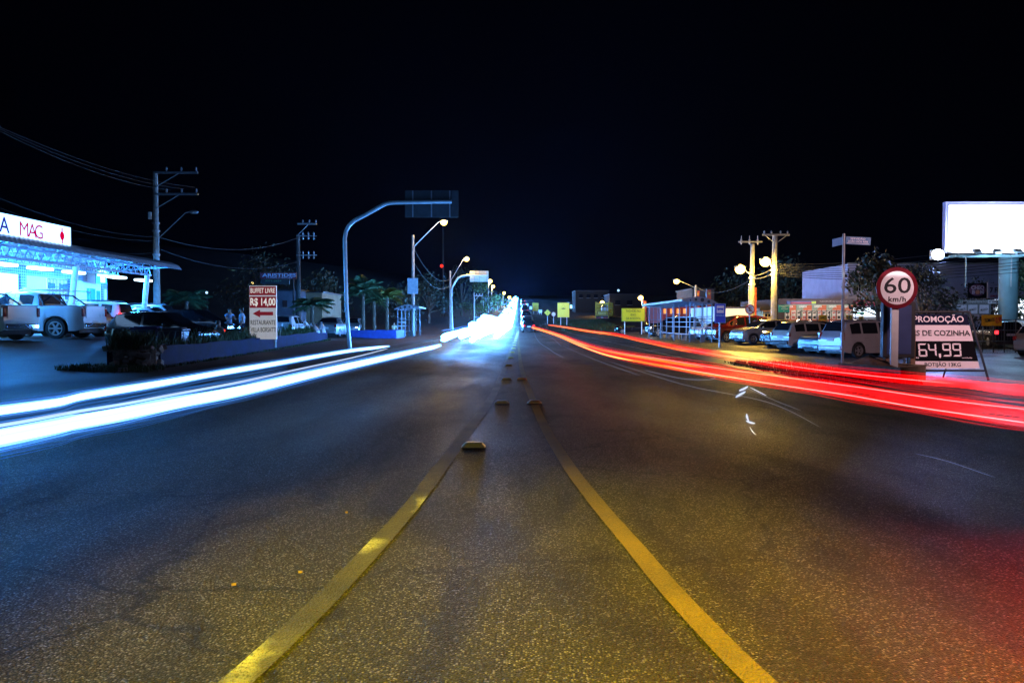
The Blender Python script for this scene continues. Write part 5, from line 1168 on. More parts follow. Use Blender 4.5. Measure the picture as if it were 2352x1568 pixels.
# truck
Y = 138; x = X(1383, Y); g = gz(x, Y)-.5; tk = thing("truck", "yellow cage sided truck with striped rear board seen from behind", "truck", (x, Y, g), R(-14))
ytk = mat("truck_yellow", (.55, .40, .02), .5, 0, .3, 4)
MB().box((0, 3.6, .95), (2.3, 7.4, .25)).build("bed", darkm, tk, False)
cg = MB()
for s in (-1, 1):
    for i in range(12): cg.box((s*1.2, .1+i*.65, 2.3), (.06, .08, 2.6))
    for k in range(6): cg.box((s*1.2, 3.7, 1.2+k*.48), (.05, 7.3, .10))
for s in (-.62, 0, .62): cg.box((s, 7.3, 2.2), (.08, .06, 2.4))
cg.build("cage", ytk, tk, False)
fr = MB(); [fr.box((s*1.2, 0, 2.2), (.16, .12, 3.0)) for s in (-1, 1)]; fr.box((0, 0, 3.3), (2.3, .1, .35)); fr.build("rear_frame", ytk, tk, False)
MB().box((0, -.05, 1.55), (2.2, .05, .85)).build("rear_board", ytk, tk, False)
st_ = MB()
for i in range(9):
    a = -1.05+i*.26; st_.add([(a, -.08, 1.15), (a+.12, -.08, 1.15), (a+.32, -.08, 1.95), (a+.20, -.08, 1.95)], [(0, 1, 2, 3)])
st_.build("stripes", inkb, tk, False); MB().box((0, -.095, 1.56), (1.4, .02, .45)).build("notice", mat("truck_notice", (.6, .5, .12), .5), tk, False)
text("VEÍCULO LONGO", .13, (0, -.108, 1.66), inkb, tk, 1.2); text("COMPRIMENTO 19 METROS", .09, (0, -.108, 1.47), inkb, tk, 1.2)
MB().box((0, -.03, .72), (2.2, .1, .16)).build("bumper", inkr, tk, False); MB().box((0, -.09, .74), (.42, .02, .14)).build("licence_plate", plate_m, tk, False)
for s in (-1, 1):
    MB().box((s*.85, -.09, .74), (.3, .03, .12)).build("taillight", lens_r, tk, False)
    for yy_ in (1.4, 5.9): MB().lathe([(.1, -.15), (.46, -.15), (.5, -.1), (.5, .1), (.46, .15), (.1, .15)], (s*.98, yy_, .5), 18, Matrix.Rotation(R(90), 3, 'Y')).build("wheel", rubber, tk)
MB().box((0, 8.6, 1.7), (2.3, 1.9, 2.2)).build("cab", whitep, tk, False, .12)
# queue of cars driving away and oncoming cars
def qcar(label, u, y, col, kind, rz, brake, head, group):
    x = u+SL*y; o = car("road_car", label, "car", kind, x, y, rz, col, group, .2, .3, 5, None, brake, head, detail=False)
    sl = math.atan2(gz(x, y+1)-gz(x, y-1), 2); o.rotation_euler = (0, -sl if rz > 0 and rz < 3 else sl, rz); return o
RLIT_Q = RLIT
qs = [(1.05, 92, (.015, .015, .02), 'hatch', "nearest dark car at the tail of the queue with red lamps lit"), (.95, 102, (.05, .05, .06), 'suv', "second car in the queue, just ahead of the nearest dark one"), (1.2, 114, (.3, .3, .32), 'hatch', "third car in the queue ahead"), (1.0, 127, (.02, .02, .03), 'suv', "fourth car in the queue ahead"), (1.1, 143, (.2, .2, .2), 'hatch', "fifth car in the queue ahead"), (1.0, 163, (.03, .03, .04), 'suv', "sixth car in the queue ahead"), (1.2, 190, (.3, .3, .3), 'hatch', "seventh car in the queue, tiny and far"), (1.0, 230, (.1, .1, .1), 'suv', "eighth car in the queue, nearly at the crest"), (1.1, 290, (.1, .1, .1), 'suv', "last car of the queue at the crest")]
for u, y, col, k, lb in qs: qcar(lb, u, y, col, k, R(90), True, False, "queue of cars with red lamps lit")
for i, (u, y, k) in enumerate([(-2.6, 130, 'hatch'), (-2.5, 165, 'suv'), (-2.6, 205, 'hatch'), (-2.5, 250, 'suv'), (-2.6, 310, 'hatch'), (-2.5, 380, 'suv')]):
    qcar(["nearest oncoming car inside the white glare", "second oncoming car in the white glare", "third oncoming car in the white glare", "fourth oncoming car in the white glare", "fifth oncoming car near the crest", "farthest oncoming car at the crest"][i], u, y, (.2, .2, .22), k, R(-90), False, True, "oncoming cars with lit headlamps")
bicycle("bicycle on the verge right of the queue of cars", X(1247, 96), 96, .1)
# sodium lamps and poles on the right
Y = 50
t, x0, g0_, h0 = utility_pole("concrete pole under the left of the two brightest lamps on the right", 1727, Y, 560, [], r=.16)
m_ = MB(); m_.box((-.2, -.14, Z(556, Y)-g0_), (1.6, .09, .1)); ao = m_.build("crossarm", steel, t, False)
for k in range(3): MB().lathe([(.03, -.3), (.07, -.2), (.03, -.1), (.075, 0), (.03, .1), (.02, .3)], (-.8+.55*k, -.14, Z(552, Y)-g0_), 8).build("insulator", MATS["porcelain"], ao)
for zz_ in (Z(640, Y), Z(655, Y)): MB().tube([(0, 0, zz_-g0_), (0, 0, zz_-g0_+.12)], .24, 10).build("clamp", steel, t)
def arm_lamp(label, px, Y, apx, apy, lpx, lpy, power, r=.36, light=True):
    x = X(lpx, Y); t = thing("street_lamp", label, "street lamp", (x, Y-.3, Z(lpy, Y)), 0, "sodium lamps on the right")
    dx, dz = X(apx, Y)-x, Z(apy, Y)-Z(lpy, Y)
    MB().tube([(dx, .18, dz), (dx*.5, .1, dz*.45+.1), (0, 0, .22)], .035, 8).build("arm", steel, t)
    MB().ell((0, 0, .17), (.42, .2, .13)).build("lamp_head", steel, t); MB().ell((0, 0, 0), (r, r*.92, r*.92)).build("bulb", bulb, t)
    if light: lamp("sodium_light", 'POINT', (x, Y-.5, Z(lpy, Y)-.45), SOD, power, .25)
    return t
arm_lamp("left of the two brightest street lamps on the right", 1727, 50, 1725, 634, 1696, 619, 1500, .34)
Y = 48
t, x1, g1_, h1 = utility_pole("concrete pole with a wide top crossarm beside the parked row", 1778.5, Y, 539, [], r=.2)
m_ = MB(); m_.box((0, -.16, Z(540, Y)-g1_), (1.75, .10, .11)); m_.tube([(0, -.1, Z(560, Y)-g1_), (.7, -.14, Z(541, Y)-g1_)], .025, 6).tube([(0, -.1, Z(560, Y)-g1_), (-.7, -.14, Z(541, Y)-g1_)], .025, 6); ao = m_.build("crossarm", steel, t, False)
for k in (-.75, -.3, .3, .75): MB().lathe([(.02, 0), (.035, .05), (.07, .09), (.03, .2)], (k, -.16, Z(540, Y)-g1_+.06), 8).build("insulator", MATS["porcelain"], ao)
for zz_ in (Z(612, Y), Z(622, Y), Z(632, Y)): MB().tube([(0, 0, zz_-g1_), (0, 0, zz_-g1_+.10)], .28, 10).build("clamp", steel, t)
arm_lamp("right of the two brightest street lamps on the right", 1778, 48, 1777, 617, 1753, 602, 1500, .34)
street_lamp("lit lamp above the middle of the long bus shelter", 1598, 78, 655, 1553, 646, 1500, .30, arm_from=Z(660, 78), base_py=None)
street_lamp("lit lamp above the left tip of the long bus shelter", 1480, 105, 700, 1471, 684, 1500, .36)
street_lamp("lit lamp directly over the yellow truck", 1381, 150, 705, 1383, 695, 1500, .42)
# red banner totems
orng = mat("banner_orange_red", (.65, .10, .04), .6, 0, .1, 3)
for lb, px, Y, w_, py0, py1 in [("tall red banner totem behind the left bright lamp pole", 1729, 54, 16, 660, 742), ("narrow red banner above the right end of the bus shelter roof", 1628, 70, 9, 666, 745), ("narrow red banner left of the other roofline banner", 1612 if False else 1598+4, 82, 8, 668, 745), ("dim red banner above the left tip of the bus shelter", 1490-9, 110, 7, 690, 735)]:
    x = X(px, Y); bt = thing("banner_totem", lb, "banner", (x, Y, 0), 0, "red banner totems"); q = w_/F*Y; za, zb_ = Z(py0, Y), gz(x, Y)
    MB().box((0, 0, (za+zb_)/2+.3), (q, .10, za-zb_-.6)).build("panel", orng, bt, False, .01); MB().tube([(-q/2-.05, 0, zb_-.05), (-q/2-.05, 0, za+.1)], .05, 8).build("pole", steel, bt)
    MB().lathe([(.01, -.01), (q*.3, -.01), (q*.3, .01), (.01, .01)], (0, -.06, za-q*.9), 16, M90).build("emblem", mat("emblem_yellow", (.7, .4, .05), .5), bt)
# no parking sign
Y = 47; x = X(1722.5, Y); npk = thing("parking_sign", "round white sign with a red ring and a struck letter E before the bright wall", "road sign", (x, Y, 0)); zc = Z(710.5, Y)
MB().lathe([(.01, -.01), (.31, -.01), (.31, .01), (.01, .01)], (0, 0, zc), 28, M90).build("ring", inkr, npk); MB().lathe([(.01, .0), (.25, .0), (.25, .016), (.01, .016)], (0, 0, zc), 28, M90).build("face", facew, npk)
text("E", .26, (0, -.02, zc), inkb, npk, None, .03); MB().box((0, -.026, zc), (.5, .008, .05), M=Matrix.Rotation(R(45), 3, 'Y')).build("slash", inkr, npk, False); post_sign(npk, (0,), Y, gz(x, Y)-.1, zc-.25, .035, steel)
# shops
lit_w = emi("lamplit_wall_warm", (1.0, .78, .45), 1.5); lit_c = emi("lit_shop_cool", (.75, .88, 1.0), 2.2)
def block(name, label, l, r_, Y, pytop, col, depth=8, cat="building"):
    x0, x1 = X(l, Y), X(r_, Y); cx = (x0+x1)/2; g = gz(cx, Y)-.1; ht = Z(pytop, Y)-g
    t = thing(name, label, cat, (cx, Y, g)); MB().box((0, depth/2, ht/2), (x1-x0, depth, ht)).build("wall", mat("wall_%d" % (abs(hash(label)) % 99999), col, .8, 0, .15, 1.2), t, False)
    def fpanel(nm, a, b, c, d, m, off=.03, par=None):
        xa, xb, zt_, zb_ = X(a, Y)-cx, X(b, Y)-cx, Z(c, Y)-g, Z(d, Y)-g
        return MB().box(((xa+xb)/2, -off/2-.002, (zt_+zb_)/2), (xb-xa, off, zt_-zb_)).build(nm, m, par or t, False)
    return t, fpanel, (lambda px: X(px, Y)-cx), (lambda py: Z(py, Y)-g)
# warm shop: glowing panel stands in for a wall lit by street lamps
t, fp, lx, lz = block("shop_building", "low shop with a lamplit white front given a warm glow behind the bus stop sign", 1640, 1745, 62, 704, (.75, .72, .62))
fp("lamplit_wall_glow", 1664, 1722, 709, 734, lit_w, .06); fp("roof_band", 1640, 1745, 704, 707.5, mat("band_brown", (.25, .14, .08), .7), .25)
t, fp, lx, lz = block("kiosk", "small yellow lit kiosk with a roof between the two pole bases", 1752, 1786, 56, 716, (.62, .45, .2), 3); MB().box((0, 1.4, lz(716)+.05), (lx(1790)-lx(1748), 3.6, .12)).build("roof", mat("roof_tile_brown", (.3, .15, .08), .8), t, False); fp("window", 1757, 1762, 721, 727, dkw); fp("window", 1764, 1769, 721, 727, dkw)
# offers store
t, fp, lx, lz = block("store_building", "long store with a row of coloured OFERTA poster panels along its front", 1788, 1960, 60, 686, (.07, .05, .06), 10)
grn = mat("panel_grey_green", (.24, .33, .28), .6); cor_ = mat("panel_coral", (.55, .14, .07), .6); pst_ = mat("poster_white", (.7, .66, .64), .6); pst_r = mat("poster_print", (.5, .10, .10), .6)
for i, (a, b) in enumerate(((1801, 1828), (1828, 1864), (1864, 1897), (1897, 1931), (1931, 1958))):
    p = fp("offer_panel", a+.3, b-.3, 699, 738, grn, .06)
    xa, xb = lx(a), lx(b); za, zb_ = lz(699), lz(738)
    MB().add([(xb-.35, -.075, za-.05), (xb-.02, -.075, za-.05), (xb-.02, -.075, zb_), (xb-.25, -.075, zb_), (xb-.75, -.075, za-.4)], [(4, 3, 2, 1, 0)]).build("coral_shape", cor_, p, False)
    MB().box(((xa+xb)/2, -.07, zb_+.18), (xb-xa-.06, .03, .3)).build("coral_base", cor_, p, False)
    text("OFERTA", .17, ((xa+xb)/2-.1, -.078, za-.19), inkw, p, .62, .03)
    n = 2 if i == 0 else 3
    for k in range(n):
        q = xa+(xb-xa)*(k+.5)/n; w2 = (xb-xa)/n*.72
        MB().box((q, -.09, (za+zb_)/2-.15), (w2, .03, .74)).build("poster", pst_, p, False)
        MB().box((q, -.108, (za+zb_)/2-.35), (w2*.7, .008, .2)).box((q, -.108, (za+zb_)/2+.02), (w2*.75, .008, .1), M=Matrix.Rotation(R(-12), 3, 'Y')).build("print", pst_r if k % 2 else inkb, p, False)
fp("name_board", 1806, 1872, 691.5, 698.5, mat("board_blue", (.04, .10, .35), .5), .12); fp("name_board_inner", 1814, 1862, 693.5, 698, mat("board_wine", (.3, .04, .09), .5), .16)
fp("name_board_end", 1862, 1872, 692, 697.5, mat("board_lime", (.35, .5, .05), .5), .15)
text("TUDO EM ATÉ 10X NO CARTÃO", .13, ((lx(1882)+lx(1944))/2, -.02, lz(692.5)), mat("dim_letter", (.35, .3, .33), .6), t, lx(1944)-lx(1882))
for px in (1815, 1846, 1880, 1914, 1945): lamp("store_fill_light", 'POINT', (X(px, 60), 58.6, Z(690, 60)), (1.0, .85, .75), 45, .15)  # point lamps added to light the poster panels
sg = thing("parking_board", "teal ESTACIONAMENTO board with an arrow on a thin post by the store", "sign", (X(1800, 55), 55, 0)); zz = lambda py: Z(py, 55)
MB().box((0, 0, (zz(700)+zz(717))/2), (26/F*55, .05, 17/F*55)).build("panel", mat("teal_panel", (.01, .28, .30), .5), sg, False, .01)
text("ESTACIONAMENTO", .075, (0, -.03, zz(703)), inkw, sg, .72); text("PRÓPRIO", .06, (0, -.03, zz(706)), inkw, sg, .3); text("40 VAGAS", .085, (.05, -.03, zz(709.5)), inkw, sg, .5); text(">", .09, (0, -.03, zz(714)), inkw, sg, .08)
for s in (-1, 1): MB().tube([(s*.32, .04, gz(X(1800, 55), 55)-.05), (s*.32, .04, zz(700))], .03, 8).build("post", darkm, sg)
# two storey building
t, fp, lx, lz = block("two_storey_building", "pale two storey building with barred windows behind the trees", 1946, 2440, 64, 606, (.42, .36, .46), 10)
for (a, b) in ((1959, 1981), (1991, 2012)):
    w = fp("window", a, b, 648, 668, dkw, .04); m_ = MB()
    for k in range(5): m_.box((lx(a)+(lx(b)-lx(a))*k/4, -.07, (lz(648)+lz(668))/2), (.04, .04, lz(648)-lz(668)))
    m_.box(((lx(a)+lx(b))/2, -.065, lz(668)-.03), (lx(b)-lx(a)+.15, .12, .06)); m_.build("bars", conc, w, False)
fp("cornice", 1944, 2440, 604, 607, conc, .2)
t2, fp, lx, lz = block("low_shop", "small bright low shop with a red CASA CHINA board under the two storey building", 1950, 2028, 62, 688, (.35, .32, .36), 1.6)
fp("shop_window", 1951, 2024, 707, 727, lit_c, .06); fp("red_board", 1952, 2022, 689.5, 702, mat("board_red", (.42, .012, .05), .5), .12); fp("green_counter", 1962, 1984, 717, 721, mat("counter_green", (.02, .4, .12), .5), .10)
text("CASA CHINA", .26, ((lx(1955)+lx(2018))/2, -.135, lz(696)), mat("pink_letter", (.7, .3, .35), .5), t2, lx(2016)-lx(1956), .02)
lamp("shop_spill", 'POINT', (X(1985, 61), 60.6, 1.8), (.7, .85, 1), 60, .3)
t3, fp, lx, lz = block("corner_shop", "corner shop with white glowing windows under the billboard column", 2278, 2440, 58, 684, (.30, .28, .38), 3)
fp("shop_window", 2284, 2301, 688, 722, lit_c, .05); fp("shop_window", 2325, 2380, 686, 736, lit_c, .05); fp("window_bar", 2325, 2380, 695, 696.5, steel, .09); fp("window_bar", 2284, 2301, 699, 700, steel, .09); fp("counter", 2348, 2380, 727, 734, mat("counter_violet", (.1, .07, .25), .6), .10)
lamp("shop_spill", 'POINT', (X(2345, 57), 56.2, 2.0), (.75, .8, 1), 140, .4)
# boards in front
Yb = 50; zz = lambda py: Z(py, Yb)
cb = thing("dated_promo_board", "black and white board reading 7 FEV beside a round shop emblem, above the fence", "sign", (X(2265, Yb), Yb, 0))
lx = lambda px: X(px, Yb)-X(2265, Yb)
MB().box((lx(2243), 0, (zz(650)+zz(685))/2), (lx(2265)-lx(2222), .08, zz(650)-zz(685))).build("panel", bblk, cb, False)
MB().box((lx(2287), -.01, (zz(650)+zz(685))/2), (lx(2308)-lx(2266), .08, zz(650)-zz(685))).build("panel", mat("board_lilac", (.42, .36, .44), .6), cb, False)
MB().ell((lx(2243), -.045, zz(666)), (.57, .012, .40), 24, 8).build("emblem", mat("emblem_plum", (.12, .03, .07), .6), cb)
pinkl = mat("letter_pink_grey", (.55, .42, .48), .6); text("CHEQ", .24, (lx(2243), -.062, zz(661)), pinkl, cb, .86, .04); text("B", .24, (lx(2233.5), -.062, zz(671)), pinkl, cb, None, .04); text("M", .24, (lx(2253), -.062, zz(671)), pinkl, cb, None, .04)
MB().lathe([(.06, -.006), (.15, -.006), (.15, .006), (.06, .006)], (lx(2243), -.064, zz(671)), 20, M90).build("letter_ring", mat("letter_orange", (.6, .2, .1), .6), cb)
text("7 FEV", .33, (lx(2287), -.055, zz(667)), inkb, cb, .95, .05); text("SEM JUROS", .13, (lx(2287), -.055, zz(680)), inkr, cb, .85, .04); text("COMPRE E PAGUE", .05, (lx(2287), -.055, zz(653.5)), inkb, cb, .6)
for q in (2232, 2300): MB().tube([(lx(q), .09, gz(X(q, Yb), Yb)-.1), (lx(q), .09, zz(650))], .06, 8).build("post", darkm, cb)
eb = thing("parking_notice_board", "framed grey ESTACIONAMENTO notice board with three posters behind the banner stand", "sign", (X(2240, 46), 46, 0)); zz = lambda py: Z(py, 46); lx = lambda px: X(px, 46)-X(2240, 46)
MB().box((lx(2230), 0, (zz(689)+zz(722))/2), (lx(2276)-lx(2187), .08, zz(689)-zz(722))).build("panel", mat("board_grey", (.10, .09, .10), .6), eb, False)
MB().box((lx(2282), -.005, zz(693)), (lx(2294)-lx(2264), .08, .22)).build("panel", mat("board_lilac2", (.45, .4, .46), .6), eb, False)
text("ESTACIONAMENTO", .14, (lx(2230), -.045, zz(693)), MATS["dim_letter"], eb, 1.9); text("40 VAGAS", .13, (lx(2281), -.05, zz(693)), inkb, eb, .65)
for a, b, s in ((2196, 2218, "TOMATE"), (2222, 2243, "MAMÃO"), (2248, 2269, "MELANCIA")):
    MB().box((lx((a+b)/2), -.05, (zz(700)+zz(720))/2), (lx(b)-lx(a), .03, zz(700)-zz(720))).build("poster", MATS["board_lilac"], eb, False); text(s, .14, (lx((a+b)/2), -.07, zz(711)), inkb, eb, (lx(b)-lx(a))*.8, .02, (R(90), R(-10), 0))
for q in (2188, 2275): MB().tube([(lx(q), .06, gz(X(q, 46), 46)-.1), (lx(q), .06, zz(688))], .05, 8).build("post", darkm, eb)
# fence with posters
fn = thing("lot_fence", "low dark wire fence with rails before the cars at the right edge", "fence", (0, 0, 0)); Y = 37; m_ = MB()
for i in range(15):
    x = X(2232, Y)+i*.55; MB().tube([(x, Y, gz(x, Y)-.05), (x, Y, 1.45)], .03, 6).build("post", darkm, fn)
for zz_ in (.35, .9, 1.42): m_.tube([(X(2230, Y), Y, zz_), (X(2440, Y), Y, zz_)], .022, 6)
for i in range(55): m_.tube([(X(2232, Y)+i*.15, Y, -.15), (X(2232, Y)+i*.15, Y, 1.42)], .006, 4)
m_.build("wire_panel", darkm, fn, False)
yp = mat("yellow_poster", (.72, .40, .01), .5, 0, .12, 5)
def poster(label, px, py, Y, w_, h_, s1, s2):
    o = thing("price_poster", label, "poster", (X(px, Y), Y-.08, Z(py, Y)), 0, "hand painted yellow price posters"); k = 1/F*Y
    mb = MB(); n = 6; vs = [( (i/n-.5)*w_*k, .03*math.sin(i*1.3), s*h_/2*k) for s in (-1, 1) for i in range(n+1)]; vs += [(a, b+.012, c) for a, b, c in vs]; q = 2*(n+1)
    mb.add(vs, [(i, i+1, n+1+i+1, n+1+i) for i in range(n)]+[(q+i+1, q+i, q+n+1+i, q+n+2+i) for i in range(n)]); mb.build("sheet", yp, o, True)
    text(s1, h_*.32*k, (-.16*w_*k, -.055, 0), inkb, o, w_*.5*k, .03, (R(90), R(-5), 0), shear=.2)
    if s2: text(s2, h_*.5*k, (.28*w_*k, -.055, 0), inkr if px > 2200 else inkb, o, w_*.32*k, .03, (R(90), R(-8), 0), shear=.3)
poster("wide yellow tomato price poster tied to the fence right of the banner stand", 2276, 735.5, 36.9, 47, 25, "TOMATE", "0,99")
poster("yellow OFF poster on a stick above the boxy wagon", 1902-14+1, 730, 52, 19, 13, "OFF", "")
poster("yellow poster half hidden by the street name post", 1955-6, 729, 53, 14, 11, "OFF", "")
poster("ochre poster in front of the bright low shop", 1982-5, 731, 54, 12, 9, "R$", "")
for px, Y in ((1889, 52.1), (1949, 53.1), (1977, 54.1)):
    pass
rf = thing("railing", "thin dark railing before the OFERTA store panels", "railing", (0, 0, 0)); Y = 52.6; m_ = MB()
for px in (1838, 1851, 1864, 1877, 1890, 1905, 1920, 1935, 1950, 1965, 1980): MB().tube([(X(px, Y), Y, gz(X(px, Y), Y)-.05), (X(px, Y), Y, Z(714, Y))], .03, 6).build("post", darkm, rf)
m_.tube([(X(1836, Y), Y, Z(714.5, Y)), (X(1982, Y), Y, Z(714.5, Y))], .025, 6).tube([(X(1836, Y), Y, .3), (X(1982, Y), Y, .3)], .025, 6); m_.build("rail", darkm, rf)
# billboard
Y = 45; x0, x1 = X(2169, Y), X(2169, Y)+9.4; cx = (x0+x1)/2; g = gz(cx, Y)
bb_ = thing("billboard", "huge floodlit white billboard on a thick column at the right edge", "billboard", (cx, Y, g)); zz = lambda py: Z(py, Y)-g
MB().box((0, .2, (zz(463)+zz(581))/2), (x1-x0, .3, zz(463)-zz(581))).build("frame", mat("billboard_frame", (.14, .16, .35), .5, .2, .1, 3), bb_, False)
MB().box((.06, .03, (zz(471)+zz(581))/2), (x1-x0-.22, .05, zz(471)-zz(581))).build("panel", mat("billboard_white", (.86, .86, .88), .7, 0, .02, 2), bb_, False)
ct = MB(); zc = zz(591)
for s in (0, -.7): ct.box((0, -.35+s, zc), (x1-x0, .07, .07))
for i in range(11): ct.box((-(x1-x0)/2+.2+i*.9, -.7, zc+.02), (.06, 1.5, .06)); 
for i in range(20): ct.box((-(x1-x0)/2+.2+i*.47, -.7, zc+.07), (.42, .7, .02))
ct.build("catwalk", mat("catwalk_paint", (.4, .55, .58), .5, .2, .15, 4), bb_, False)
MB().tube([(x0*0+X(2322, Y)-cx, .3, -.1), (X(2322, Y)-cx, .3, zz(585))], .52, 18).build("column", mat("column_teal", (.12, .22, .26), .6, 0, .2, 1.5), bb_)
for q in (2200, 2303): MB().tube([(X(q, Y)-cx, -.7, zz(660)), (X(q, Y)-cx, -.7, zz(589))], .03, 6).build("ladder_rail", steel, bb_)
fl_e = emi("floodlight_glass", (.72, .88, 1.0), 12); nthf = ["leftmost floodlight, under the bright panel corner", "second floodlight from the left under the billboard", "third floodlight from the left under the billboard", "floodlight nearest the right picture edge under the billboard"]
for i, px in enumerate((2200, 2245, 2290, 2335)):
    x = X(px, Y); fo = thing("floodlight", nthf[i], "floodlight", (x, Y-1.75, g+zc+.1), 0, "floodlights under the billboard")
    MB().box((0, 0, .10), (.42, .16, .30), M=Matrix.Rotation(R(-50), 3, 'X')).build("housing", steel, fo, False, .02); MB().box((0, .07, .18), (.36, .02, .24), M=Matrix.Rotation(R(-50), 3, 'X')).build("glass", fl_e, fo, False); MB().tube([(0, .1, -.1), (0, 0, .08)], .03, 6).tube([(0, .1, -.08), (0, .8, -.08)], .025, 6).build("bracket", steel, fo)
    lamp("flood_light", 'SPOT', (x, Y-1.65, g+zc+.35), (.88, .93, 1.0), 2600, .12, None, (x, Y, g+zz(515)), R(120), .6)
    
fs = thing("floodlight", "glaring floodlight on an arm left of the billboard facing the road", "floodlight", (X(2151, 44), 44, Z(585, 44)))
MB().box((0, .1, 0), (.7, .25, .6)).build("housing", steel, fs, False, .03); MB().ell((0, -.06, 0), (.36, .08, .32)).build("glass", emi("flood_star", (.80, .92, 1.0), 25), fs); MB().tube([(0, .2, 0), (.6, .5, -.1), (1.0, .6, -.15)], .04, 6).build("arm", steel, fs)
lamp("flood_star", 'SPOT', (X(2151, 44), 43.6, Z(585, 44)), (.22, .34, 1.0), 1700, .2, None, (X(2200, 20), 18, 0), R(110), .7)
lamp("billboard_spill", 'POINT', (X(2290, 44), 42.8, Z(606, 44)), (.28, .55, .85), 420, .4)
# trees on the right
mango = mat("olive_foliage", (.05, .046, .014), .6, 0, .5, 2); darkt = mat("dull_foliage", (.032, .035, .024), .7, 0, .5, 2); tealt = mat("teal_lit_foliage", (.04, .12, .06), .6, 0, .5, 2)  # the teal leaf colour carries the teal light
leafy("olive leafed tree before the two storey building, left of the speed sign", X(2018, 40), 40, Z(592, 40), 1.55, "street_tree", 1500, .26, .14, .35, mango)
leafy("dull dark tree right of the speed sign, below the glaring floodlight", X(2120, 44), 44, Z(612, 44), 1.7, "street_tree", 1700, .25, .14, .2, darkt)
leafy("rounded dark shrub behind the dated promo board", X(2262, 54), 54, Z(632, 54), 2.0, "shrub", 1500, .26, .12, .05, darkt, cat="shrub")
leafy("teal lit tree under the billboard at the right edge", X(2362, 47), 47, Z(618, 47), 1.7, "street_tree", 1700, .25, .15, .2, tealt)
# verge grass, dark buildings and hill lights behind the right side
gr = MB()
for i in range(900):
    y = 15.6+8*random.random(); x = 6.55+SL*y+2.2*random.random()**1.3; blades(gr, (x, y, gz(x, y)), .10, 3, .05)
for i in range(120):
    k = random.random(); x, y = 8.0+.5*k, 18.1-1.9*k; blades(gr, (x-.08, y-.06, 0), .16, 4, .05)
struct(gr.build("grass", mat("dry_grass", (.07, .06, .02), .7, 0, .4, 2), None, False), 'stuff')
gr = MB()
for i in range(2200):
    y = 92+40*random.random(); x = 5.5+SL*y+9*random.random(); blades(gr, (x, y, gz(x, y)), .35, 3, .15)
struct(gr.build("grass", mat("verge_grass", (.02, .07, .025), .7, 0, .4, .5), None, False), 'stuff')
lit_tl = emi("lit_window_teal", (.35, .85, 1.0), 2.5)
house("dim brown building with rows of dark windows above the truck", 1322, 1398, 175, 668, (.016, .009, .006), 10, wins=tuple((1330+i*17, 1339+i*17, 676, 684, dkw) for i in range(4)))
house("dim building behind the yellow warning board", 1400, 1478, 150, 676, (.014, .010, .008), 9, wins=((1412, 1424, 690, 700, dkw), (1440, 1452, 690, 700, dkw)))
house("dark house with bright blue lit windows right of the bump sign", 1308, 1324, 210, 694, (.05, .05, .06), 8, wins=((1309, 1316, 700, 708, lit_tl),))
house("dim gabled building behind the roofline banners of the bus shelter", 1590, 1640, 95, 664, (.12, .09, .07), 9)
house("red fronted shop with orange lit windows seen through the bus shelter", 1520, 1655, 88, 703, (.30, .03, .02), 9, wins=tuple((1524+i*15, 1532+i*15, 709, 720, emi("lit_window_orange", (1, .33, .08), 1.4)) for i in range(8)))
leafy("dark tree mass behind the two bright lamps on the right", X(1800, 95), 95, 8.0, 5.0, "street_tree", 1500, .5, .3, .2, dkl)
leafy("dark tree mass left of the store roof", X(1690, 100), 100, 7.0, 5.0, "street_tree", 1300, .5, .3, .2, dkl)
for px, py, Y, lb, m_ in [(1318, 696, 200, "pair of bright blue lights above the bump sign, the upper one", lit_tl), (1420, 667, 200, "small blue hill light above the yellow warning board", lit_b), (1336, 684, 210, "tiny magenta light left of the dim brown building", emi("lit_magenta", (1, .1, .5), 2)), (1222+0, 705, 330, "tiny warm light at the crest on the right", lit_y)]:
    x = X(px, Y); g = gz(x, Y); t = thing("yard_light", lb, "lamp", (x, Y, g)); MB().tube([(0, 0, 0), (0, 0, max(.5, Z(py, Y)-g))], .06, 6).build("post", darkm, t); MB().ell((0, -.1, Z(py, Y)-g), (.3, .3, .3)).build("bulb", m_, t)
HAZE = 0.00005
# ================================================================== power lines
wire = mat("cable_rubber", (.014, .016, .02), .6, .0, .1, 3)
def cable(label, a, b, sag, r=.014, group="power lines", n=14):
    a, b = Vector(a), Vector(b); pts = [a.lerp(b, i/n)-Vector((0, 0, sag*4*(i/n)*(1-i/n))) for i in range(n+1)]
    return tag(MB().tube(pts, r, 5).build("power_line", wire), label, "cable", group)
def DL(px, py, Y): return tuple(D(px, py, Y))
# left bundle: crossarm insulators to the upper left edge of the picture
for i, (q, e, yy_, lb) in enumerate([((392, 437), (-60, 285), 30, "lowest of the three power lines from the pharmacy pole up to the left"), ((422, 434), (-60, 270), 30, "middle of the three power lines from the pharmacy pole up to the left"), ((447, 430), (-60, 255), 30, "highest of the three power lines from the pharmacy pole up to the left")]):
    cable(lb, DL(*q, 46.8), DL(e[0], e[1]+12*i-14, yy_), .5, .007)
for i, (py0, py1, lb) in enumerate([(545, 430, "thin cable above the glowing pharmacy sign, the upper one"), (553, 455, "thin cable above the glowing pharmacy sign, the lower one"), (580, 520, "slack cable from the pharmacy pole behind the roof sign"), (588, 560, "lowest slack cable from the pharmacy pole behind the roof sign")]):
    cable(lb, DL(360, py0, 46.9), DL(-60, py1, 34), .5, .007)
for i, (py0, ex, ey, lb) in enumerate([(545, 686, 545, "dim cable between the pharmacy pole and the dark pole, the upper one"), (572, 686, 600, "dim cable between the pharmacy pole and the dark pole, the lower one")]):
    cable(lb, DL(366, py0, 47), DL(ex, ey, 62), .9, .016)
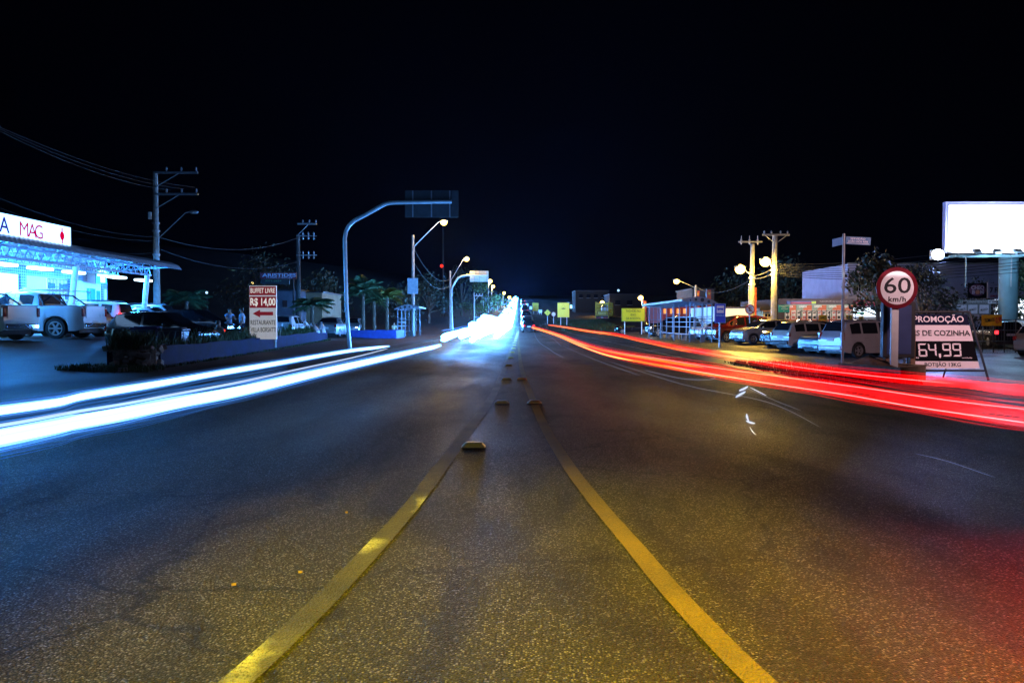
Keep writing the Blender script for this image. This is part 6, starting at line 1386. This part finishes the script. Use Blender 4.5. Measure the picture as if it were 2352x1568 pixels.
for i, (pa, pb, lb) in enumerate([((949, 568), (1034, 640), "sagging cable between the first two lamp poles on the left, the upper one"), ((949, 600), (1034, 655), "sagging cable between the first two lamp poles on the left, the lower one")]):
    cable(lb, DL(*pa, 71), DL(*pb, 100), 1.4, .02)
# right bundle
for i, (a, b) in enumerate([(607, 556), (611, 572), (614, 583), (617, 592), (621, 600), (625, 604), (628, 611), (632, 618)]):
    cable(["topmost", "second", "third", "fourth", "fifth", "sixth", "seventh", "lowest"][i]+" of the eight cables fanning right from the bright crossarm pole", DL(1779, a, 48), DL(2500, b-34+i*3, 40), .55, .018)
for i, (a, b, lb) in enumerate([(634, 614, "lit cable between the two bright poles, the upper one"), (640, 626, "lit cable between the two bright poles, the lower one")]):
    cable(lb, DL(1727, a, 50), DL(1778, b, 48), .12, .03)
cable("cable running from the shelter lamp pole to the right over the roofline banners", DL(1598, 657, 78), DL(1727, 640, 50), .8, .02)

# ================================================================== lamps that light the foreground
# unseen lamp added behind the camera; its narrow spot yellows the asphalt at our feet
ul = thing("street_lamp", "unseen street lamp added beside the road behind the viewpoint", "street lamp", (-3.0+3.2, -13, 0), 0, "sodium street lamps")
ul.location = (7.6, -9.0, gz(7.6, -9.0))
MB().tube([(0, 0, -.1), (0, 0, 8.6)], [.20, .12], 8).build("post", conc, ul); MB().tube([(-.1, 0, 7.6), (-.2, 0, 8.2), (-5.6, 2.0, 9.1)], .035, 8).build("arm", steel, ul)
MB().ell((-6.0, 2.2, 9.1), (.42, .2, .12)).build("lamp_head", steel, ul)
lamp("sodium_light", 'SPOT', (7.6-6.0, -9+2.2, 8.8), (1.0, .76, .0), 54000, .3, None, (.22, 2.8, 0), R(22), 1.0)
ul2 = dup(ul, (16.5, 6.5, gz(16.5, 6.5)), R(0), "unseen pinkish white street lamp added in the cobbled lot right of the view")
lamp("added_lot_lamp", 'SPOT', (10.5, 8.7, 8.6), (1.0, .62, .68), 8200, .3, None, (13.0, 27, 1.0), R(62), .9)  # added spot brightens the banner, signs and parked cars
# assumed headlamps, no car modelled: added flat beam that lights the road signs ahead
hb = lamp("assumed_sign_beam", 'SPOT', (2.6, -9, .75), (.92, .96, 1.0), 95000, .1, None, (2.6+math.sin(R(11))*100, 91, 3.5), R(4.6), .4)
hb.scale = (4.6, 1, 1)
# low red glow just right of the frame comes from the added car's brake spots and the streaks

# ================================================================== sky, world
w = bpy.data.worlds.new("World"); S.world = w; w.use_nodes = True
nt = w.node_tree; bg = nt.nodes["Background"]; sky = nt.nodes.new("ShaderNodeTexSky"); sky.sky_type = 'NISHITA'; sky.sun_disc = False
sky.sun_elevation = R(-4.0); sky.sun_rotation = R(180); sky.air_density = 1; sky.dust_density = 0.4; sky.ozone_density = 4
nt.links.new(sky.outputs[0], bg.inputs["Color"]); bg.inputs["Strength"].default_value = 0.02
S.view_settings.view_transform = 'Standard'; S.view_settings.look = 'None'; S.view_settings.exposure = 0; S.view_settings.gamma = 1

hz = MB().box((0, 790, 40), (880, 1680, 82)).build("haze", None, None, False)  # thin haze added to spread a bloom around the lamps
hz.data.materials.clear(); hv = bpy.data.materials.new("bloom_haze"); hv.use_nodes = True; t = hv.node_tree; t.nodes.clear()
pv = t.nodes.new("ShaderNodeVolumePrincipled"); ot = t.nodes.new("ShaderNodeOutputMaterial"); pv.inputs["Density"].default_value = HAZE; pv.inputs["Color"].default_value = (.40, .52, 1, 1); pv.inputs["Anisotropy"].default_value = .55
t.links.new(pv.outputs[0], ot.inputs["Volume"]); hz.data.materials.append(hv); struct(hz, 'stuff')

cd = bpy.data.cameras.new("camera"); cam = bpy.data.objects.new("camera", cd); C.objects.link(cam)
cd.sensor_width = 36; cd.lens = F/2352*36; cd.clip_end = 4000; cd.clip_start = .05
cam.location = (0, 0, CAMH); cam.rotation_euler = (R(90)-PITCH, 0, 0); S.camera = cam
S.cycles.use_denoising = True; S.cycles.max_bounces = 5; S.cycles.transparent_max_bounces = 48; S.cycles.sample_clamp_indirect = 4.0; S.cycles.use_light_tree = True

# lettering curves become plain meshes
bpy.context.view_layer.update()
_dg = bpy.context.evaluated_depsgraph_get()
for o in [o for o in C.objects if o.type == 'FONT']:
    me = bpy.data.meshes.new_from_object(o.evaluated_get(_dg)); n = o.name
    q = bpy.data.objects.new("lettering", me); C.objects.link(q); q.parent = o.parent
    q.location = o.location; q.rotation_euler = o.rotation_euler; q.scale = o.scale
    bpy.data.objects.remove(o)
